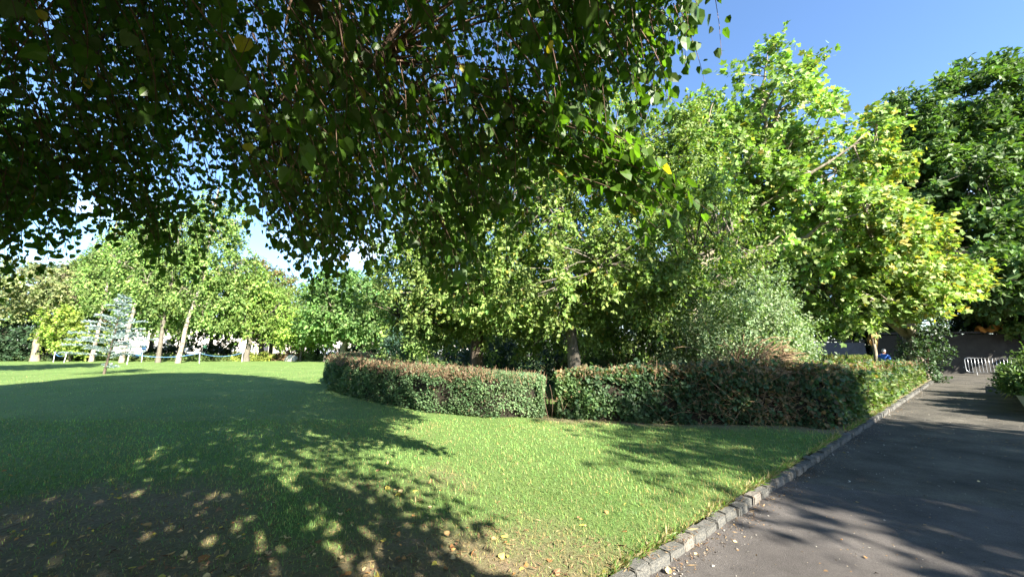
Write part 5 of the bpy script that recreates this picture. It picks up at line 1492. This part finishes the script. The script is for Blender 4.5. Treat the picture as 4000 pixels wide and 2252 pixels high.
# ------------------------------------------------------------------ fallen leaves
def fallen():
    rng = RS(410)
    n = 2600
    y = 2.0 * (11.0 / 2.0) ** rng.rand(n)
    x = (rng.rand(n) * 2 - 1) * y * 1.4
    s_, t_ = to_st(np.column_stack([x, y]))
    d = np.hypot(x - LIME_C[0], y - LIME_C[1])
    keep = ((t_ > .15) & (rng.rand(n) < np.clip(1.25 - (d - 4.6) / 2.6, .09, 1))) | ((t_ > -.25) & (t_ < 0) & (rng.rand(n) < .35)) | ((t_ < 0) & (t_ > -2.4) & (rng.rand(n) < .02))
    # not inside the hedges
    keep &= ~((y > 8.6 - x * .1) & (x > -1.2)) & ~((y > 9.4) & (x > -3))
    x, y, t_ = x[keep], y[keep], t_[keep]
    n = len(x)
    z = np.where(t_ > .05, lawn_h(x, y, np.maximum(t_, 0)) + .010 + .016 * rng.rand(n), PZ + .012)
    P = np.column_stack([x, y, z])
    D = rand_dir(rng, n); D[:, 2] *= .25
    Nn = nrm(np.array([0, 0, 1.0]) + rng.normal(0, .42, (n, 3)))
    S = .035 * np.exp(rng.normal(0, .3, n))
    pal = np.array([(.42, .22, .08), (.50, .33, .15), (.30, .15, .06), (.55, .42, .22), (.24, .14, .08), (.50, .40, .08)])
    ci = rng.randint(0, len(pal), n)
    var = []
    for k in range(12):
        r = RS(700 + k)
        tV, tF = LIME_LEAF
        W = tV.copy(); W[:, 2] = (.6 + .9 * r.rand()) * W[:, 0] ** 2 * r.choice([1, -1]) + r.uniform(-.5, .7) * (W[:, 1] - .4) ** 2 + r.normal(0, .05, len(W))
        var.append(np_mesh('fallen_leaf', W, tF, M['dry_leaf'], np.repeat(pal[k % 6][None] * math.exp(r.normal(0, .15)), len(W), 0)))
    size = S / np.hypot(x, y)
    big = np.argsort(-size)[:240]
    fx, fd, fn = leaf_frames(D, Nn)
    names = ['orange-brown', 'tan', 'dark rusty', 'pale buff', 'dull brown', 'yellow']
    for i in big:
        k = int(ci[i] + 6 * rng.randint(2))
        o = bpy.data.objects.new('fallen_leaf', var[k]); COL.objects.link(o)
        s_ = S[i]; p = P[i]
        o.matrix_world = Matrix(((fx[i, 0] * s_, fd[i, 0] * s_, fn[i, 0] * s_, p[0]), (fx[i, 1] * s_, fd[i, 1] * s_, fn[i, 1] * s_, p[1]), (fx[i, 2] * s_, fd[i, 2] * s_, fn[i, 2] * s_, p[2]), (0, 0, 0, 1)))
        wh = ('on the worn bare patch under the lime' if bare_amount(x[i], y[i]) > .5 else 'on the grass beside the kerb' if t_[i] < .8 else 'on the open green lawn') if t_[i] > .1 else 'on the path beside the kerb'
        tag(o, 'dry %s fallen leaf %s' % (names[ci[i]], wh), 'leaf', 'dry %s fallen leaves %s' % (names[ci[i]], wh))
    r_ = np.ones(n, bool); r_[big] = False
    C = tints(rng, (1, 1, 1), n, .2, .04)[:, :1] * 0 + pal[ci] * np.exp(rng.normal(0, .2, (n, 1)))
    o = leaf_mass('leaf_litter', SMALL_LEAF, P[r_], D[r_], Nn[r_], S[r_], C[r_], M['dry_leaf'])
    tag(o, 'small dry leaves scattered over lawn and hedge foot', 'leaf litter', kind='stuff')
    # straw and bits along the hedge foot and below the lime
    n = 26000
    y = 2.0 * (9.5 / 2.0) ** rng.rand(n); x = (rng.rand(n) * 2 - 1) * y * 1.4
    s_, t_ = to_st(np.column_stack([x, y]))
    foot = (np.abs(y - (9.0 - .22 * (x - 1))) < .45) & (x > .6)
    k = ((bare_amount(x, y) > .15) & (t_ > .1)) | foot | ((t_ > -.3) & (t_ < .14) & (rng.rand(n) < np.clip(1.1 - np.abs(t_ + .07) / .16, .05, .9)))
    x, y, t_ = x[k], y[k], t_[k]; n = len(x)
    P = np.column_stack([x, y, np.where(t_ > .05, lawn_h(x, y, np.maximum(t_, 0)) + .008 + .012 * rng.rand(n), PZ + .012)])
    P[(t_ > -.07) & (t_ <= .05), 2] = .003
    D = rand_dir(rng, n); D[:, 2] *= .2
    k2 = rng.rand(n) < .5
    C = np.where(k2[:, None], np.array([[.27, .19, .10]]), np.array([[.15, .09, .05]])) * np.exp(rng.normal(0, .25, (n, 1)))
    o = leaf_mass('straw', STRAW, P, D, nrm(np.array([0, 0, 1.0]) + rng.normal(0, .3, (n, 3))), .042 * np.exp(rng.normal(0, .35, n)), C, M['dry_leaf'])
    tag(o, 'straw and leaf scraps on the bare ground and kerb edge', 'leaf litter', kind='stuff')
fallen()
